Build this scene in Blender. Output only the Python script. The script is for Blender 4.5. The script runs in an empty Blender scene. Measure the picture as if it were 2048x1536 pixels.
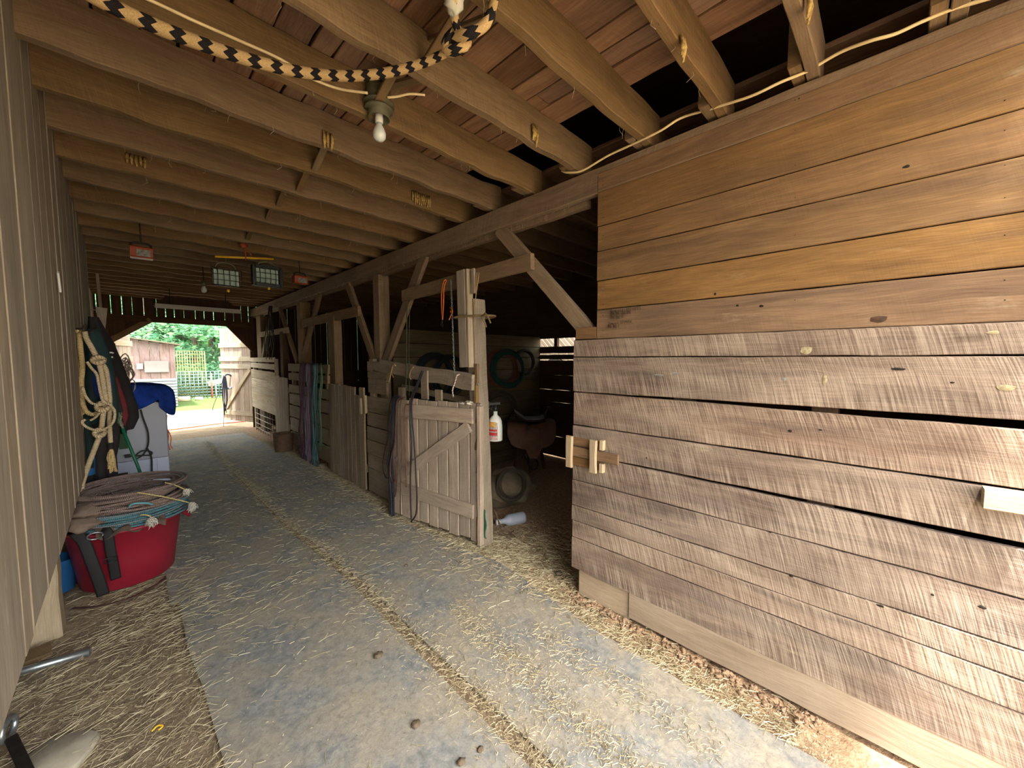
import bpy, math, random
from mathutils import Vector, Matrix, noise, Euler
random.seed(7)
R = random.random
U = random.uniform
S = bpy.context.scene
COL = S.collection

# ------------------------------------------------------------------ camera, sky, light, exposure
H = 1.6
FPX = 768.0
YAW = math.radians(45.28)
PIT = math.radians(3.73)
cam = bpy.data.cameras.new('camera')
cam.sensor_width = 36.0
cam.lens = 36.0 * FPX / 2048.0
cam.clip_end = 400
cam.clip_start = 0.02
camo = bpy.data.objects.new('camera', cam)
camo.location = (0, 0, H)
camo.rotation_euler = (math.pi/2 - PIT, 0, -YAW)
COL.objects.link(camo)
S.camera = camo

w = bpy.data.worlds.new('sky')
S.world = w
w.use_nodes = True
nt = w.node_tree
bg = nt.nodes['Background']
sky = nt.nodes.new('ShaderNodeTexSky')
sky.sky_type = 'NISHITA'
sky.sun_disc = False
sky.sun_elevation = math.radians(52)
sky.sun_rotation = math.radians(200)
sky.air_density = 1.6
sky.dust_density = 4.0
sky.ozone_density = 1.0
mixw = nt.nodes.new('ShaderNodeMix')
mixw.data_type = 'RGBA'
mixw.inputs[0].default_value = 0.75
mixw.inputs[7].default_value = (3.75, 3.6, 3.32, 1)
nt.links.new(sky.outputs[0], mixw.inputs[6])
nt.links.new(mixw.outputs[2], bg.inputs[0])
bg.inputs[1].default_value = 0.42

sun = bpy.data.lights.new('sun', 'SUN')
sun.energy = 3.5
sun.angle = math.radians(3)
sun.color = (1.0, 0.95, 0.86)
suno = bpy.data.objects.new('sun', sun)
suno.rotation_euler = (math.radians(11), math.radians(-12), 0)
COL.objects.link(suno)

S.view_settings.view_transform = 'Standard'
S.view_settings.look = 'None'
S.view_settings.gamma = 1.0
S.view_settings.use_curve_mapping = False
S.view_settings.exposure = 2.46

# ------------------------------------------------------------------ points of the place from the survey of the picture
_c, _s = math.cos, math.sin
FW = Vector((_s(YAW)*_c(PIT), _c(YAW)*_c(PIT), -_s(PIT)))
RT = Vector((_c(YAW), -_s(YAW), 0))
UP = Vector((_s(YAW)*_s(PIT), _c(YAW)*_s(PIT), _c(PIT)))
def _ray(px, py):
    return FW + RT*((px-1024)/FPX) + UP*((768-py)/FPX)
def _on(px, py, ax, v):
    d = _ray(px, py)
    o = Vector((0, 0, H))
    return o + d*((v-o[ax])/d[ax])
def PX(px, py, x): return _on(px, py, 0, x)
def PY(px, py, y): return _on(px, py, 1, y)
def PZ(px, py, z): return _on(px, py, 2, z)

# ------------------------------------------------------------------ helpers
def hexc(h, a=1.0):
    h = h.lstrip('#')
    r = []
    for i in (0, 2, 4):
        c = int(h[i:i+2], 16)/255
        r.append(c/12.92 if c <= 0.04045 else ((c+0.055)/1.055)**2.4)
    return (r[0], r[1], r[2], a)

class G:
    """small node graph helper"""
    def __init__(s, name):
        s.m = bpy.data.materials.new(name)
        s.m.use_nodes = True
        s.t = s.m.node_tree
        s.b = s.t.nodes['Principled BSDF']
    def n(s, typ, **kw):
        nd = s.t.nodes.new(typ)
        for k, v in kw.items():
            setattr(nd, k, v)
        return nd
    def l(s, a, b): s.t.links.new(a, b)
    def put(s, sock, v):
        if hasattr(v, 'links') or isinstance(v, bpy.types.NodeSocket): s.l(v, sock)
        else: sock.default_value = v
    def math(s, op, a, b=0.0, c=None, clamp=False):
        nd = s.n('ShaderNodeMath', operation=op, use_clamp=clamp)
        s.put(nd.inputs[0], a); s.put(nd.inputs[1], b)
        if c is not None: s.put(nd.inputs[2], c)
        return nd.outputs[0]
    def mix(s, f, a, b, mode='MIX'):
        nd = s.n('ShaderNodeMix', data_type='RGBA', blend_type=mode)
        nd.clamp_factor = True
        s.put(nd.inputs[0], f); s.put(nd.inputs[6], a); s.put(nd.inputs[7], b)
        return nd.outputs[2]
    def comb(s, x, y, z=0.0):
        nd = s.n('ShaderNodeCombineXYZ')
        s.put(nd.inputs[0], x); s.put(nd.inputs[1], y); s.put(nd.inputs[2], z)
        return nd.outputs[0]
    def sep(s, v):
        nd = s.n('ShaderNodeSeparateXYZ'); s.l(v, nd.inputs[0]); return nd.outputs
    def noise(s, vec, scale=1.0, detail=4.0, rough=0.55, dist=0.0):
        nd = s.n('ShaderNodeTexNoise')
        s.l(vec, nd.inputs['Vector'])
        nd.inputs['Scale'].default_value = scale
        nd.inputs['Detail'].default_value = detail
        nd.inputs['Roughness'].default_value = rough
        nd.inputs['Distortion'].default_value = dist
        return nd.outputs[0]
    def ramp(s, f, lo, hi):
        nd = s.n('ShaderNodeMapRange')
        s.put(nd.inputs[0], f); nd.inputs[1].default_value = lo; nd.inputs[2].default_value = hi
        return nd.outputs[0]
    def bump(s, h, strength=0.3, dist=0.01):
        nd = s.n('ShaderNodeBump')
        nd.inputs['Strength'].default_value = strength
        nd.inputs['Distance'].default_value = dist
        s.l(h, nd.inputs['Height']); s.l(nd.outputs[0], s.b.inputs['Normal'])
    def out(s, col, rough=0.8, metal=0.0, spec=0.3):
        s.put(s.b.inputs['Base Color'], col)
        s.put(s.b.inputs['Roughness'], rough)
        s.b.inputs['Metallic'].default_value = metal
        s.b.inputs['Specular IOR Level'].default_value = spec
        return s.m

def wood(name, dark, mid, light, saw=0.0, sawcol='#c9b8a2', blot=0.6, knots=0.7, stain=0.0, staincol='#cfc3a4', bump=0.35, vary=0.35, alt=None, altamt=0.0):
    g = G(name)
    uv = g.n('ShaderNodeUVMap').outputs[0]
    at = g.n('ShaderNodeAttribute', attribute_name='tint')
    tr = g.sep(at.outputs['Vector'])
    o = g.sep(uv)
    u = g.math('ADD', o[0], g.math('MULTIPLY', tr[2], 37.0))
    v = g.math('ADD', o[1], g.math('MULTIPLY', tr[1], 11.0))
    warp = g.noise(g.comb(g.math('MULTIPLY', u, 1.3), g.math('MULTIPLY', v, 5.0)), 1.0, 2.0)
    vw = g.math('ADD', v, g.math('MULTIPLY', warp, 0.10))
    grain = g.noise(g.comb(g.math('MULTIPLY', u, 1.1), g.math('MULTIPLY', vw, 26.0)), 1.0, 5.0, 0.6)
    fine = g.noise(g.comb(g.math('MULTIPLY', u, 9.0), g.math('MULTIPLY', vw, 170.0)), 1.0, 3.0, 0.6)
    blotch = g.noise(g.comb(g.math('MULTIPLY', u, 1.8), g.math('MULTIPLY', v, 5.0), tr[0]), 1.0, 3.0, 0.55, 0.8)
    c = g.mix(g.ramp(grain, 0.3, 0.7), hexc(dark), hexc(mid))
    c = g.mix(g.math('MULTIPLY', g.ramp(blotch, 0.35, 0.7), blot), c, hexc(light))
    if alt:
        b2 = g.noise(g.comb(g.math('MULTIPLY', u, 1.1), g.math('MULTIPLY', v, 7.0), 5.0), 1.0, 3.0, 0.6, 1.0)
        c = g.mix(g.math('MULTIPLY', g.ramp(b2, 0.48, 0.68), altamt), c, hexc(alt))
    c = g.mix(g.math('MULTIPLY', g.ramp(fine, 0.62, 0.40), 0.45), c, g.mix(0.55, c, hexc(dark), 'MULTIPLY'))
    h = g.math('ADD', g.math('MULTIPLY', fine, 0.5), grain)
    if saw > 0:
        # circular saw arcs across the board
        arc = g.math('ADD', u, g.math('MULTIPLY', g.math('POWER', g.math('ADD', o[1], 0.35), 2.0), 0.38))
        sw = g.noise(g.comb(g.math('MULTIPLY', arc, 170.0), g.math('MULTIPLY', v, 3.5)), 1.0, 3.0, 0.7)
        patch = g.noise(g.comb(g.math('MULTIPLY', u, 2.0), g.math('MULTIPLY', v, 6.0), 9.0), 1.0, 2.0, 0.5)
        f = g.math('MULTIPLY', g.ramp(sw, 0.42, 0.72), g.math('ADD', g.math('MULTIPLY', g.ramp(patch, 0.36, 0.66), 0.75), 0.25))
        c = g.mix(g.math('MULTIPLY', f, saw), c, hexc(sawcol))
        f2 = g.ramp(sw, 0.44, 0.30)
        c = g.mix(g.math('MULTIPLY', f2, saw*0.55), c, hexc(dark))
        h = g.math('ADD', h, g.math('MULTIPLY', sw, 0.9*saw))
    if knots > 0:
        vo = g.n('ShaderNodeTexVoronoi', feature='F1')
        g.l(g.comb(g.math('MULTIPLY', u, 1.9), g.math('MULTIPLY', v, 5.5)), vo.inputs['Vector'])
        vo.inputs['Scale'].default_value = 1.0
        k = g.ramp(vo.outputs['Distance'], 0.10, 0.045)
        sel = g.math('GREATER_THAN', g.sep(vo.outputs['Color'])[0], 0.55)
        k = g.math('MULTIPLY', g.math('MULTIPLY', k, sel), knots)
        c = g.mix(k, c, hexc('#2c1f16'))
    if stain > 0:
        stn = g.noise(g.comb(g.math('MULTIPLY', u, 3.2), g.math('MULTIPLY', v, 10.0), 3.0), 1.0, 5.0, 0.7)
        c = g.mix(g.math('MULTIPLY', g.ramp(stn, 0.62, 0.74), stain), c, hexc(staincol))
    # every board has its own depth of colour
    hs = g.n('ShaderNodeHueSaturation')
    g.l(c, hs.inputs['Color'])
    g.put(hs.inputs['Value'], g.math('ADD', g.math('MULTIPLY', tr[0], vary), 1.0-vary*0.5))
    g.put(hs.inputs['Hue'], g.math('ADD', g.math('MULTIPLY', tr[1], 0.006), 0.498))
    g.put(hs.inputs['Saturation'], g.math('ADD', g.math('MULTIPLY', tr[2], 0.25), 0.875))
    g.bump(h, bump, 0.006)
    return g.out(hs.outputs[0], 0.85, 0.0, 0.2)

def plain(name, col, rough=0.7, metal=0.0, var=0.15, scale=12.0, spec=0.35, col2=None, bump=0.0, amt=None):
    g = G(name)
    tc = g.n('ShaderNodeTexCoord').outputs['Object']
    n1 = g.noise(tc, scale, 4.0, 0.6)
    c2 = hexc(col2) if col2 else tuple(x*(1-var*2) for x in hexc(col)[:3])+(1,)
    c = g.mix(g.ramp(n1, 0.35, 0.68), hexc(col), c2)
    if bump > 0: g.bump(g.noise(tc, scale*5, 4.0, 0.6), bump, 0.004)
    return g.out(c, rough, metal, spec)

def ropemat(name, a, b, k=90.0, dirt=0.3):
    k *= 1.8
    g = G(name)
    o = g.sep(g.n('ShaderNodeUVMap').outputs[0])
    tw = g.math('SINE', g.math('ADD', g.math('MULTIPLY', o[0], k*6.283), g.math('MULTIPLY', o[1], 12.566)))
    tc = g.n('ShaderNodeTexCoord').outputs['Object']
    c = g.mix(g.ramp(tw, -1.1, -0.1), hexc(b), hexc(a))
    c = g.mix(g.math('MULTIPLY', g.ramp(g.noise(tc, 9.0, 4.0), 0.4, 0.7), dirt), c, hexc(b))
    g.bump(tw, 0.5, 0.003)
    return g.out(c, 0.9, 0, 0.15)

M = {}
M['upper'] = wood('wood_wall_upper', '#614a35', '#826546', '#937350', saw=0.14, sawcol='#9c7d5c', blot=0.6, knots=0.5, stain=0.15, vary=0.16, alt='#66513f', altamt=0.6, bump=0.35)
M['lower'] = wood('wood_wall_lower', '#53443c', '#7b675b', '#958476', saw=0.8, sawcol='#bbad9c', blot=0.7, knots=0.4, stain=0.3, staincol='#c4b89c', vary=0.2, alt='#463e3e', altamt=0.6, bump=0.5)
M['joist'] = wood('wood_joist', '#65533e', '#80694d', '#8f775a', saw=0.25, sawcol='#9d8567', blot=0.5, knots=0.3, vary=0.2, bump=0.35)
M['ceil'] = wood('wood_ceiling', '#694f3e', '#8d6b52', '#9f7c60', saw=0.08, blot=0.6, knots=0.3, vary=0.35, alt='#5a4235', altamt=0.5, bump=0.4)
M['stall'] = wood('wood_stall', '#756858', '#988975', '#b0a18c', saw=0.3, blot=0.5, knots=0.5, vary=0.35, bump=0.4)
M['beam'] = wood('wood_beam', '#6a5743', '#866f56', '#967e62', saw=0.2, blot=0.5, knots=0.4, vary=0.2, bump=0.4)
M['gate'] = wood('wood_gate', '#8a7b70', '#ad9d8c', '#c4b5a3', saw=0.25, blot=0.5, knots=0.3, vary=0.35, bump=0.4)
M['siding'] = wood('wood_siding', '#776c5e', '#908474', '#a09484', saw=0.0, blot=0.6, knots=0.0, stain=0.35, staincol='#c9bba6', vary=0.14, bump=0.3)
M['pale'] = wood('wood_fresh_pine', '#94836a', '#b5a488', '#c5b59b', saw=0.15, blot=0.4, knots=0.4, vary=0.15, bump=0.25)
M['weather'] = wood('wood_weathered_pale', '#9c8c76', '#c4b69d', '#d4c8b2', saw=0.2, blot=0.5, knots=0.5, vary=0.25, bump=0.35)
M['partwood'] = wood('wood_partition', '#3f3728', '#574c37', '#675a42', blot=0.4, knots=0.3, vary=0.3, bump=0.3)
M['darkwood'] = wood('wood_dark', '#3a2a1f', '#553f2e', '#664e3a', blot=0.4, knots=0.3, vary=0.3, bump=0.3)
M['sill'] = wood('wood_sill', '#857564', '#a19280', '#b1a390', saw=0.1, blot=0.5, knots=0.3, vary=0.2, bump=0.25)
M['steel'] = plain('galvanized_steel', '#9aa0a3', 0.35, 0.8, 0.15, 20)
M['iron'] = plain('dark_iron', '#3b3836', 0.55, 0.7, 0.2, 25)
M['black'] = plain('black_nylon', '#1b1b1d', 0.75, 0, 0.1, 20)
M['blackrub'] = plain('black_cord', '#151516', 0.5, 0, 0.1, 20)
M['white'] = plain('white_plastic', '#d6d8d2', 0.4, 0, 0.06, 10)

# ------------------------------------------------------------------ mesh builder
class MB:
    def __init__(s):
        s.v = []; s.f = []; s.uv = []; s.t = []; s.sm = []
    def quad(s, idx, uvs, tint, smooth=False):
        s.f.append(idx); s.uv.append(uvs); s.t.append(tint); s.sm.append(smooth)
    def board(s, a, b, wd, w, t, w2=None, rough=0.0015, seg=None, tint=None, ch=0.003, bow=0.0):
        """a plank whose axis runs a->b, its width along wd, its thickness t across both"""
        a = Vector(a); b = Vector(b)
        ax = (b-a); L = ax.length; ax = ax/L
        wd = Vector(wd); wd = (wd-ax*wd.dot(ax)).normalized()
        nn = ax.cross(wd).normalized()
        if w2 is None: w2 = w
        if seg is None: seg = max(1, min(40, int(L/0.12)))
        if rough == 0 and bow == 0: seg = 1
        ch = min(ch, w*0.25, t*0.25)
        tint = tint or (R(), R(), R())
        base = len(s.v)
        ph = U(0, 50)
        prof = []
        for i in range(seg+1):
            f = i/seg
            ww = w+(w2-w)*f
            j1 = rough*(noise.noise(Vector((ph, f*L*6, 0)))*2) if rough else 0
            j2 = rough*(noise.noise(Vector((ph+9, f*L*6, 0)))*2) if rough else 0
            j3 = rough*0.6*noise.noise(Vector((ph+19, f*L*3, 0))) + bow*math.sin(math.pi*f)
            p = a+ax*(L*f)+nn*j3
            hw1 = ww/2+j1; hw2 = ww/2+j2; ht = t/2
            cs = [(-hw2+ch, -ht), (hw1-ch, -ht), (hw1, -ht+ch), (hw1, ht-ch), (hw1-ch, ht), (-hw2+ch, ht), (-hw2, ht-ch), (-hw2, -ht+ch)]
            for (x, y) in cs:
                s.v.append(p+wd*x+nn*y)
            prof = cs
        # v coordinate round the profile, the two wide faces both start at -w/2
        vv = [-w/2+ch, w/2-ch, w/2, w/2+t, w/2-ch, -w/2+ch, -w/2, -w/2-t]
        vn = [w/2-ch, w/2, w/2+t, w/2, -w/2+ch, -w/2, -w/2-t, -w/2]
        for i in range(seg):
            for k in range(8):
                k2 = (k+1) % 8
                i0 = base+i*8
                u0 = L*i/seg; u1 = L*(i+1)/seg
                s.quad((i0+k, i0+k2, i0+8+k2, i0+8+k), ((u0, vv[k]), (u0, vn[k]), (u1, vn[k]), (u1, vv[k])), tint)
        for i0, rev in ((base, True), (base+seg*8, False)):
            idx = [i0+k for k in range(8)]
            uvs = [(prof[k][1]*0.3, prof[k][0]) for k in range(8)]
            if rev: idx = idx[::-1]; uvs = uvs[::-1]
            s.quad(tuple(idx), tuple(uvs), tint)
    def box(s, x0, x1, y0, y1, z0, z1, **kw):
        """axis along the longest side"""
        d = [x1-x0, y1-y0, z1-z0]
        c = Vector(((x0+x1)/2, (y0+y1)/2, (z0+z1)/2))
        ax = d.index(max(d))
        o = [i for i in range(3) if i != ax]
        if d[o[0]] < d[o[1]]: o = o[::-1]
        e = Vector((0, 0, 0)); e[ax] = 1
        wv = Vector((0, 0, 0)); wv[o[0]] = 1
        s.board(c-e*d[ax]/2, c+e*d[ax]/2, wv, d[o[0]], d[o[1]], **kw)
    def tube(s, pts, r, n=8, r2=None, cap=True, tint=None, flat=None):
        pts = [Vector(p) for p in pts]
        m = len(pts)
        tint = tint or (R(), R(), R())
        base = len(s.v)
        up = None; L = 0.0
        us = []
        for i, p in enumerate(pts):
            tg = (pts[min(i+1, m-1)]-pts[max(i-1, 0)])
            if tg.length < 1e-9: tg = Vector((0, 0, 1))
            tg.normalize()
            if up is None:
                up = Vector((0, 0, 1)) if abs(tg.z) < 0.9 else Vector((0, 1, 0))
                if flat is not None: up = Vector(flat)
            sd = tg.cross(up)
            if sd.length < 1e-6: sd = tg.orthogonal()
            sd.normalize()
            if flat is None: up = sd.cross(tg).normalized(); uu = up
            else: uu = sd.cross(tg).normalized()
            if i: L += (p-pts[i-1]).length
            us.append(L)
            rr = r[i] if isinstance(r, (list, tuple)) else (r if r2 is None else r+(r2-r)*i/(m-1))
            ra, rb = (rr, rr) if flat is None else (rr, rr*0.16)
            for k in range(n):
                a = 2*math.pi*k/n
                s.v.append(p+sd*(_c(a)*ra)+uu*(_s(a)*rb))
        for i in range(m-1):
            for k in range(n):
                k2 = (k+1) % n
                s.quad((base+i*n+k, base+i*n+k2, base+(i+1)*n+k2, base+(i+1)*n+k),
                       ((us[i], k/n), (us[i], (k+1)/n), (us[i+1], (k+1)/n), (us[i+1], k/n)), tint, True)
        if cap:
            for i0, rev in ((base, False), (base+(m-1)*n, True)):
                idx = [i0+k for k in range(n)]
                if not rev: idx = idx[::-1]
                s.quad(tuple(idx), tuple((0, 0) for _ in idx), tint)
    def lathe(s, prof, c, n=24, sq=(1, 1), ax=(0, 0, 1), tint=None, jit=0.0):
        c = Vector(c); q = Vector((0, 0, 1)).rotation_difference(Vector(ax))
        tint = tint or (R(), R(), R())
        base = len(s.v); m = len(prof); ph = U(0, 99)
        for (r, z) in prof:
            for k in range(n):
                a = 2*math.pi*k/n
                rr = r*(1+jit*noise.noise(Vector((_c(a)*1.5+ph, _s(a)*1.5, z*4))))
                s.v.append(c+q @ Vector((rr*_c(a)*sq[0], rr*_s(a)*sq[1], z)))
        for i in range(m-1):
            for k in range(n):
                k2 = (k+1) % n
                s.quad((base+i*n+k, base+i*n+k2, base+(i+1)*n+k2, base+(i+1)*n+k),
                       ((k/n, prof[i][1]), ((k+1)/n, prof[i][1]), ((k+1)/n, prof[i+1][1]), (k/n, prof[i+1][1])), tint, True)
        for i0, rev, rr in ((base, True, prof[0][0]), (base+(m-1)*n, False, prof[-1][0])):
            if rr < 1e-4: continue
            idx = [i0+k for k in range(n)]
            if rev: idx = idx[::-1]
            s.quad(tuple(idx), tuple((0, 0) for _ in idx), tint)
    def blob(s, c, r, nx=12, ny=8, amp=0.2, fr=2.0, tint=None, rot=None):
        c = Vector(c); tint = tint or (R(), R(), R()); base = len(s.v); ph = Vector((U(0, 99), U(0, 99), U(0, 99)))
        rm = rot.to_matrix() if rot else Matrix.Identity(3)
        for j in range(ny+1):
            th = math.pi*j/ny
            for i in range(nx):
                a = 2*math.pi*i/nx
                d = Vector((_s(th)*_c(a), _s(th)*_s(a), _c(th)))
                k = 1+amp*noise.noise(d*fr+ph)
                s.v.append(c+rm @ Vector((d.x*r[0]*k, d.y*r[1]*k, d.z*r[2]*k)))
        for j in range(ny):
            for i in range(nx):
                i2 = (i+1) % nx
                s.quad((base+j*nx+i, base+(j+1)*nx+i, base+(j+1)*nx+i2, base+j*nx+i2),
                       ((i/nx, j/ny), (i/nx, (j+1)/ny), ((i+1)/nx, (j+1)/ny), ((i+1)/nx, j/ny)), tint, True)
    def prism(s, poly, d, tint=None):
        """closed outline (list of Vectors) pushed along the vector d"""
        tint = tint or (R(), R(), R()); base = len(s.v); n = len(poly); d = Vector(d)
        for p in poly: s.v.append(Vector(p))
        for p in poly: s.v.append(Vector(p)+d)
        uv = [(p[2], p[0]+p[1]) for p in poly]
        s.quad(tuple(range(base, base+n)), tuple(uv), tint)
        s.quad(tuple(range(base+2*n-1, base+n-1, -1)), tuple(uv[::-1]), tint)
        for i in range(n):
            j = (i+1) % n
            s.quad((base+i, base+n+i, base+n+j, base+j), (uv[i], (uv[i][0], uv[i][1]+d.length), (uv[j][0], uv[j][1]+d.length), uv[j]), tint)
    def sheet(s, fn, nu, nv, thick=0.004, tint=None):
        """fn(u,v)->Vector on [0,1]^2, given a real thickness"""
        tint = tint or (R(), R(), R())
        P = [[Vector(fn(i/nu, j/nv)) for j in range(nv+1)] for i in range(nu+1)]
        N = [[None]*(nv+1) for _ in range(nu+1)]
        for i in range(nu+1):
            for j in range(nv+1):
                du = P[min(i+1, nu)][j]-P[max(i-1, 0)][j]; dv = P[i][min(j+1, nv)]-P[i][max(j-1, 0)]
                n_ = du.cross(dv)
                N[i][j] = n_.normalized() if n_.length > 1e-9 else Vector((0, 1, 0))
        base = len(s.v); W_ = nv+1
        for sg in (0.5, -0.5):
            for i in range(nu+1):
                for j in range(nv+1): s.v.append(P[i][j]+N[i][j]*thick*sg)
        o = (nu+1)*W_
        for i in range(nu):
            for j in range(nv):
                a, b_, c_, d_ = base+i*W_+j, base+(i+1)*W_+j, base+(i+1)*W_+j+1, base+i*W_+j+1
                uvq = ((i/nu, j/nv), ((i+1)/nu, j/nv), ((i+1)/nu, (j+1)/nv), (i/nu, (j+1)/nv))
                s.quad((a, b_, c_, d_), uvq, tint, True)
                s.quad((d_+o, c_+o, b_+o, a+o), uvq[::-1], tint, True)
        ring = [(i, 0) for i in range(nu)]+[(nu, j) for j in range(nv)]+[(i, nv) for i in range(nu, 0, -1)]+[(0, j) for j in range(nv, 0, -1)]
        rb = len(s.v)
        for (i, j) in ring:
            s.v.append(s.v[base+i*W_+j].copy()); s.v.append(s.v[base+i*W_+j+o].copy())
        nr = len(ring)
        for k in range(nr):
            a, b_ = rb+2*k, rb+2*((k+1) % nr)
            s.quad((a, a+1, b_+1, b_), ((0, 0), (0, 0), (0, 0), (0, 0)), tint, True)
    def build(s, name, mat, parent=None, **props):
        me = bpy.data.meshes.new(name)
        off = parent.matrix_basis.translation if parent is not None and parent.get('_w') else Vector((0, 0, 0))
        me.from_pydata([tuple(p-off) for p in s.v], [], s.f)
        uvl = me.uv_layers.new(name='UVMap')
        fl = []
        for q in s.uv:
            for a in q: fl.extend(a)
        uvl.data.foreach_set('uv', fl)
        ca = me.color_attributes.new('tint', 'FLOAT_COLOR', 'CORNER')
        fl = []
        for q, t in zip(s.uv, s.t):
            e = (t[0], t[1], t[2], 1.0)
            for _ in q: fl.extend(e)
        ca.data.foreach_set('color', fl)
        me.polygons.foreach_set('use_smooth', s.sm)
        me.update()
        if mat is not None: me.materials.append(M[mat] if isinstance(mat, str) else mat)
        ob = bpy.data.objects.new(name, me)
        COL.objects.link(ob)
        if parent is not None: ob.parent = parent
        for k, v in props.items(): ob[k] = v
        return ob

WORLD_ROOTS = []
def thing(name, label, cat, loc=(0, 0, 0), group=None, rz=0.0, local=False, kind=None):
    o = bpy.data.objects.new(name, None)
    o.empty_display_size = 0.05
    o.location = loc
    o.rotation_euler = (0, 0, rz)
    COL.objects.link(o)
    if kind: o['kind'] = kind
    else:
        o['label'] = label; o['category'] = cat
        if group: o['group'] = group
    if not local:
        o['_w'] = 1; WORLD_ROOTS.append(o)
        o.matrix_basis = Matrix.Translation(Vector(loc))
    return o
def tag(o, label, cat, group=None, kind=None):
    o['label'] = label; o['category'] = cat
    if group: o['group'] = group
    if kind: o['kind'] = kind
    return o
def spl(pts, n=8, closed=False):
    P = [Vector(p) for p in pts]; m = len(P); out = []
    rng = range(m if closed else m-1)
    for i in rng:
        if closed: a, b, c, d = P[(i-1) % m], P[i], P[(i+1) % m], P[(i+2) % m]
        else: a, b, c, d = P[max(i-1, 0)], P[i], P[i+1], P[min(i+2, m-1)]
        for k in range(n):
            t = k/n
            out.append(0.5*((2*b)+(c-a)*t+(2*a-5*b+4*c-d)*t*t+(3*b-a-3*c+d)*t*t*t))
    out.append(P[0] if closed else P[-1])
    return out

# ================================================================== THE SETTING
ZJ = 2.78      # underside of the joists
ZC = 2.97      # underside of the loft boards
XR = 2.08      # plane of the right wall
XL = -0.22     # plane of the left siding
YE = 10.6      # far gable wall
YN = -0.55      # near end of the barn
JY = [-0.51, -0.13, 0.27, 0.62, 1.0, 1.45, 1.875, 2.3, 2.68, 3.09, 3.5, 3.9, 4.3, 4.7, 5.1, 5.5, 5.9, 6.3, 6.7, 7.1, 7.5, 7.9, 8.3, 8.7, 9.1, 9.5, 9.9, 10.3]

def floor_h(x, y):
    n1 = noise.noise(Vector((x*5, y*5, 0))); n2 = noise.noise(Vector((x*17, y*17, 3))); n3 = noise.noise(Vector((x*45, y*45, 7)))
    right = max(0.0, min(1.0, (x-1.88)/0.12))*max(0.0, min(1.0, (3.2-y)/1.0))
    left = max(0.0, min(1.0, (0.15-x)/0.15))
    a = 0.25+0.9*right+0.7*left
    h = a*(0.010*n1+0.009*n2+0.005*n3)
    # clods pushed up against the sill
    if right > 0 and y < 1.6:
        h += right*0.022*max(0.0, noise.noise(Vector((x*22, y*16, 11)))+0.1)+0.012*right
    if 0.2 < x < 1.86: h = min(h, 0.0)-0.004
    return h
def mk_floor():
    b = MB()
    xs = [-3.0, -2.0, -1.2]+[-0.9+0.022*i for i in range(146)]+[2.4+0.2*i for i in range(14)]
    ys = [YN, -0.7, -0.3]
    y = 0.0
    while y < YE+0.1:
        ys.append(y); y += 0.02+0.012*max(0, y-2.2)
    ys.append(YE+0.15)
    nx = len(xs)
    for yy in ys:
        for xx in xs: b.v.append(Vector((xx, yy, floor_h(xx, yy))))
    for j in range(len(ys)-1):
        for i in range(nx-1):
            k = j*nx+i
            b.quad((k, k+1, k+nx+1, k+nx), ((xs[i], ys[j]), (xs[i+1], ys[j]), (xs[i+1], ys[j+1]), (xs[i], ys[j+1])), (.5, .5, .5), True)
    return b
g = G('dirt_floor')
P_ = g.n('ShaderNodeTexCoord').outputs['Object']
n1 = g.noise(P_, 2.2, 4.0, 0.6); n2 = g.noise(P_, 26.0, 5.0, 0.65); n3 = g.noise(P_, 120.0, 3.0, 0.6)
xx = g.sep(P_)[0]
red = g.ramp(g.math('ADD', xx, g.math('MULTIPLY', n1, 0.35)), 1.95, 2.25)
c = g.mix(g.ramp(n2, 0.35, 0.65), hexc('#7d6e5c'), hexc('#a39379'))
c = g.mix(g.math('MULTIPLY', g.ramp(n1, 0.4, 0.62), 0.45), c, hexc('#75675c'))
cr = g.mix(g.ramp(n2, 0.35, 0.62), hexc('#8d6b52'), hexc('#bb9c7c'))
c = g.mix(g.math('MULTIPLY', red, 0.75), c, cr)
c = g.mix(g.math('MULTIPLY', g.ramp(n3, 0.55, 0.7), 0.35), c, hexc('#c9b88f'))
g.bump(g.math('ADD', n2, g.math('MULTIPLY', n3, 0.5)), 0.7, 0.02)
M['dirt'] = g.out(c, 0.95, 0, 0.1)
mk_floor().build('floor', 'dirt', kind='structure')

# ---- loft floor seen from below, its joists and bridging
ceil = thing('ceiling', '', '', (1.0, 5.0, ZC), kind='structure')
b = MB()
x = -0.55
while x < 1.84:
    wd_ = U(0.095, 0.175)
    y = YN-U(0, 1.5)
    while y < YE:
        L_ = U(2.4, 4.2)
        y1 = min(y+L_, YE)
        if y1 > YN and y1-max(y, YN) > .05:
            b.board((x+wd_/2, max(y, YN), ZC+0.0125+U(0, .004)), (x+wd_/2, y1-0.004, ZC+0.0125+U(0, .004)), (1, 0, 0), wd_-U(0.003, 0.013), 0.024, rough=0.004, seg=max(1, int((y1-y)/0.2)))
        y = y1
        if y1 >= YE: break
    x += wd_
b.build('loft_board', 'ceil', ceil, kind='stuff')
b = MB()
x = 2.25
while x < 4.95:
    wd_ = U(0.15, 0.2)
    b.board((x+wd_/2, YN, ZC+0.0125), (x+wd_/2, YE, ZC+0.0125), (1, 0, 0), wd_-0.006, 0.024, rough=0.0)
    x += wd_
b.build('stall_loft_board', 'ceil', ceil, kind='stuff')
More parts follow.
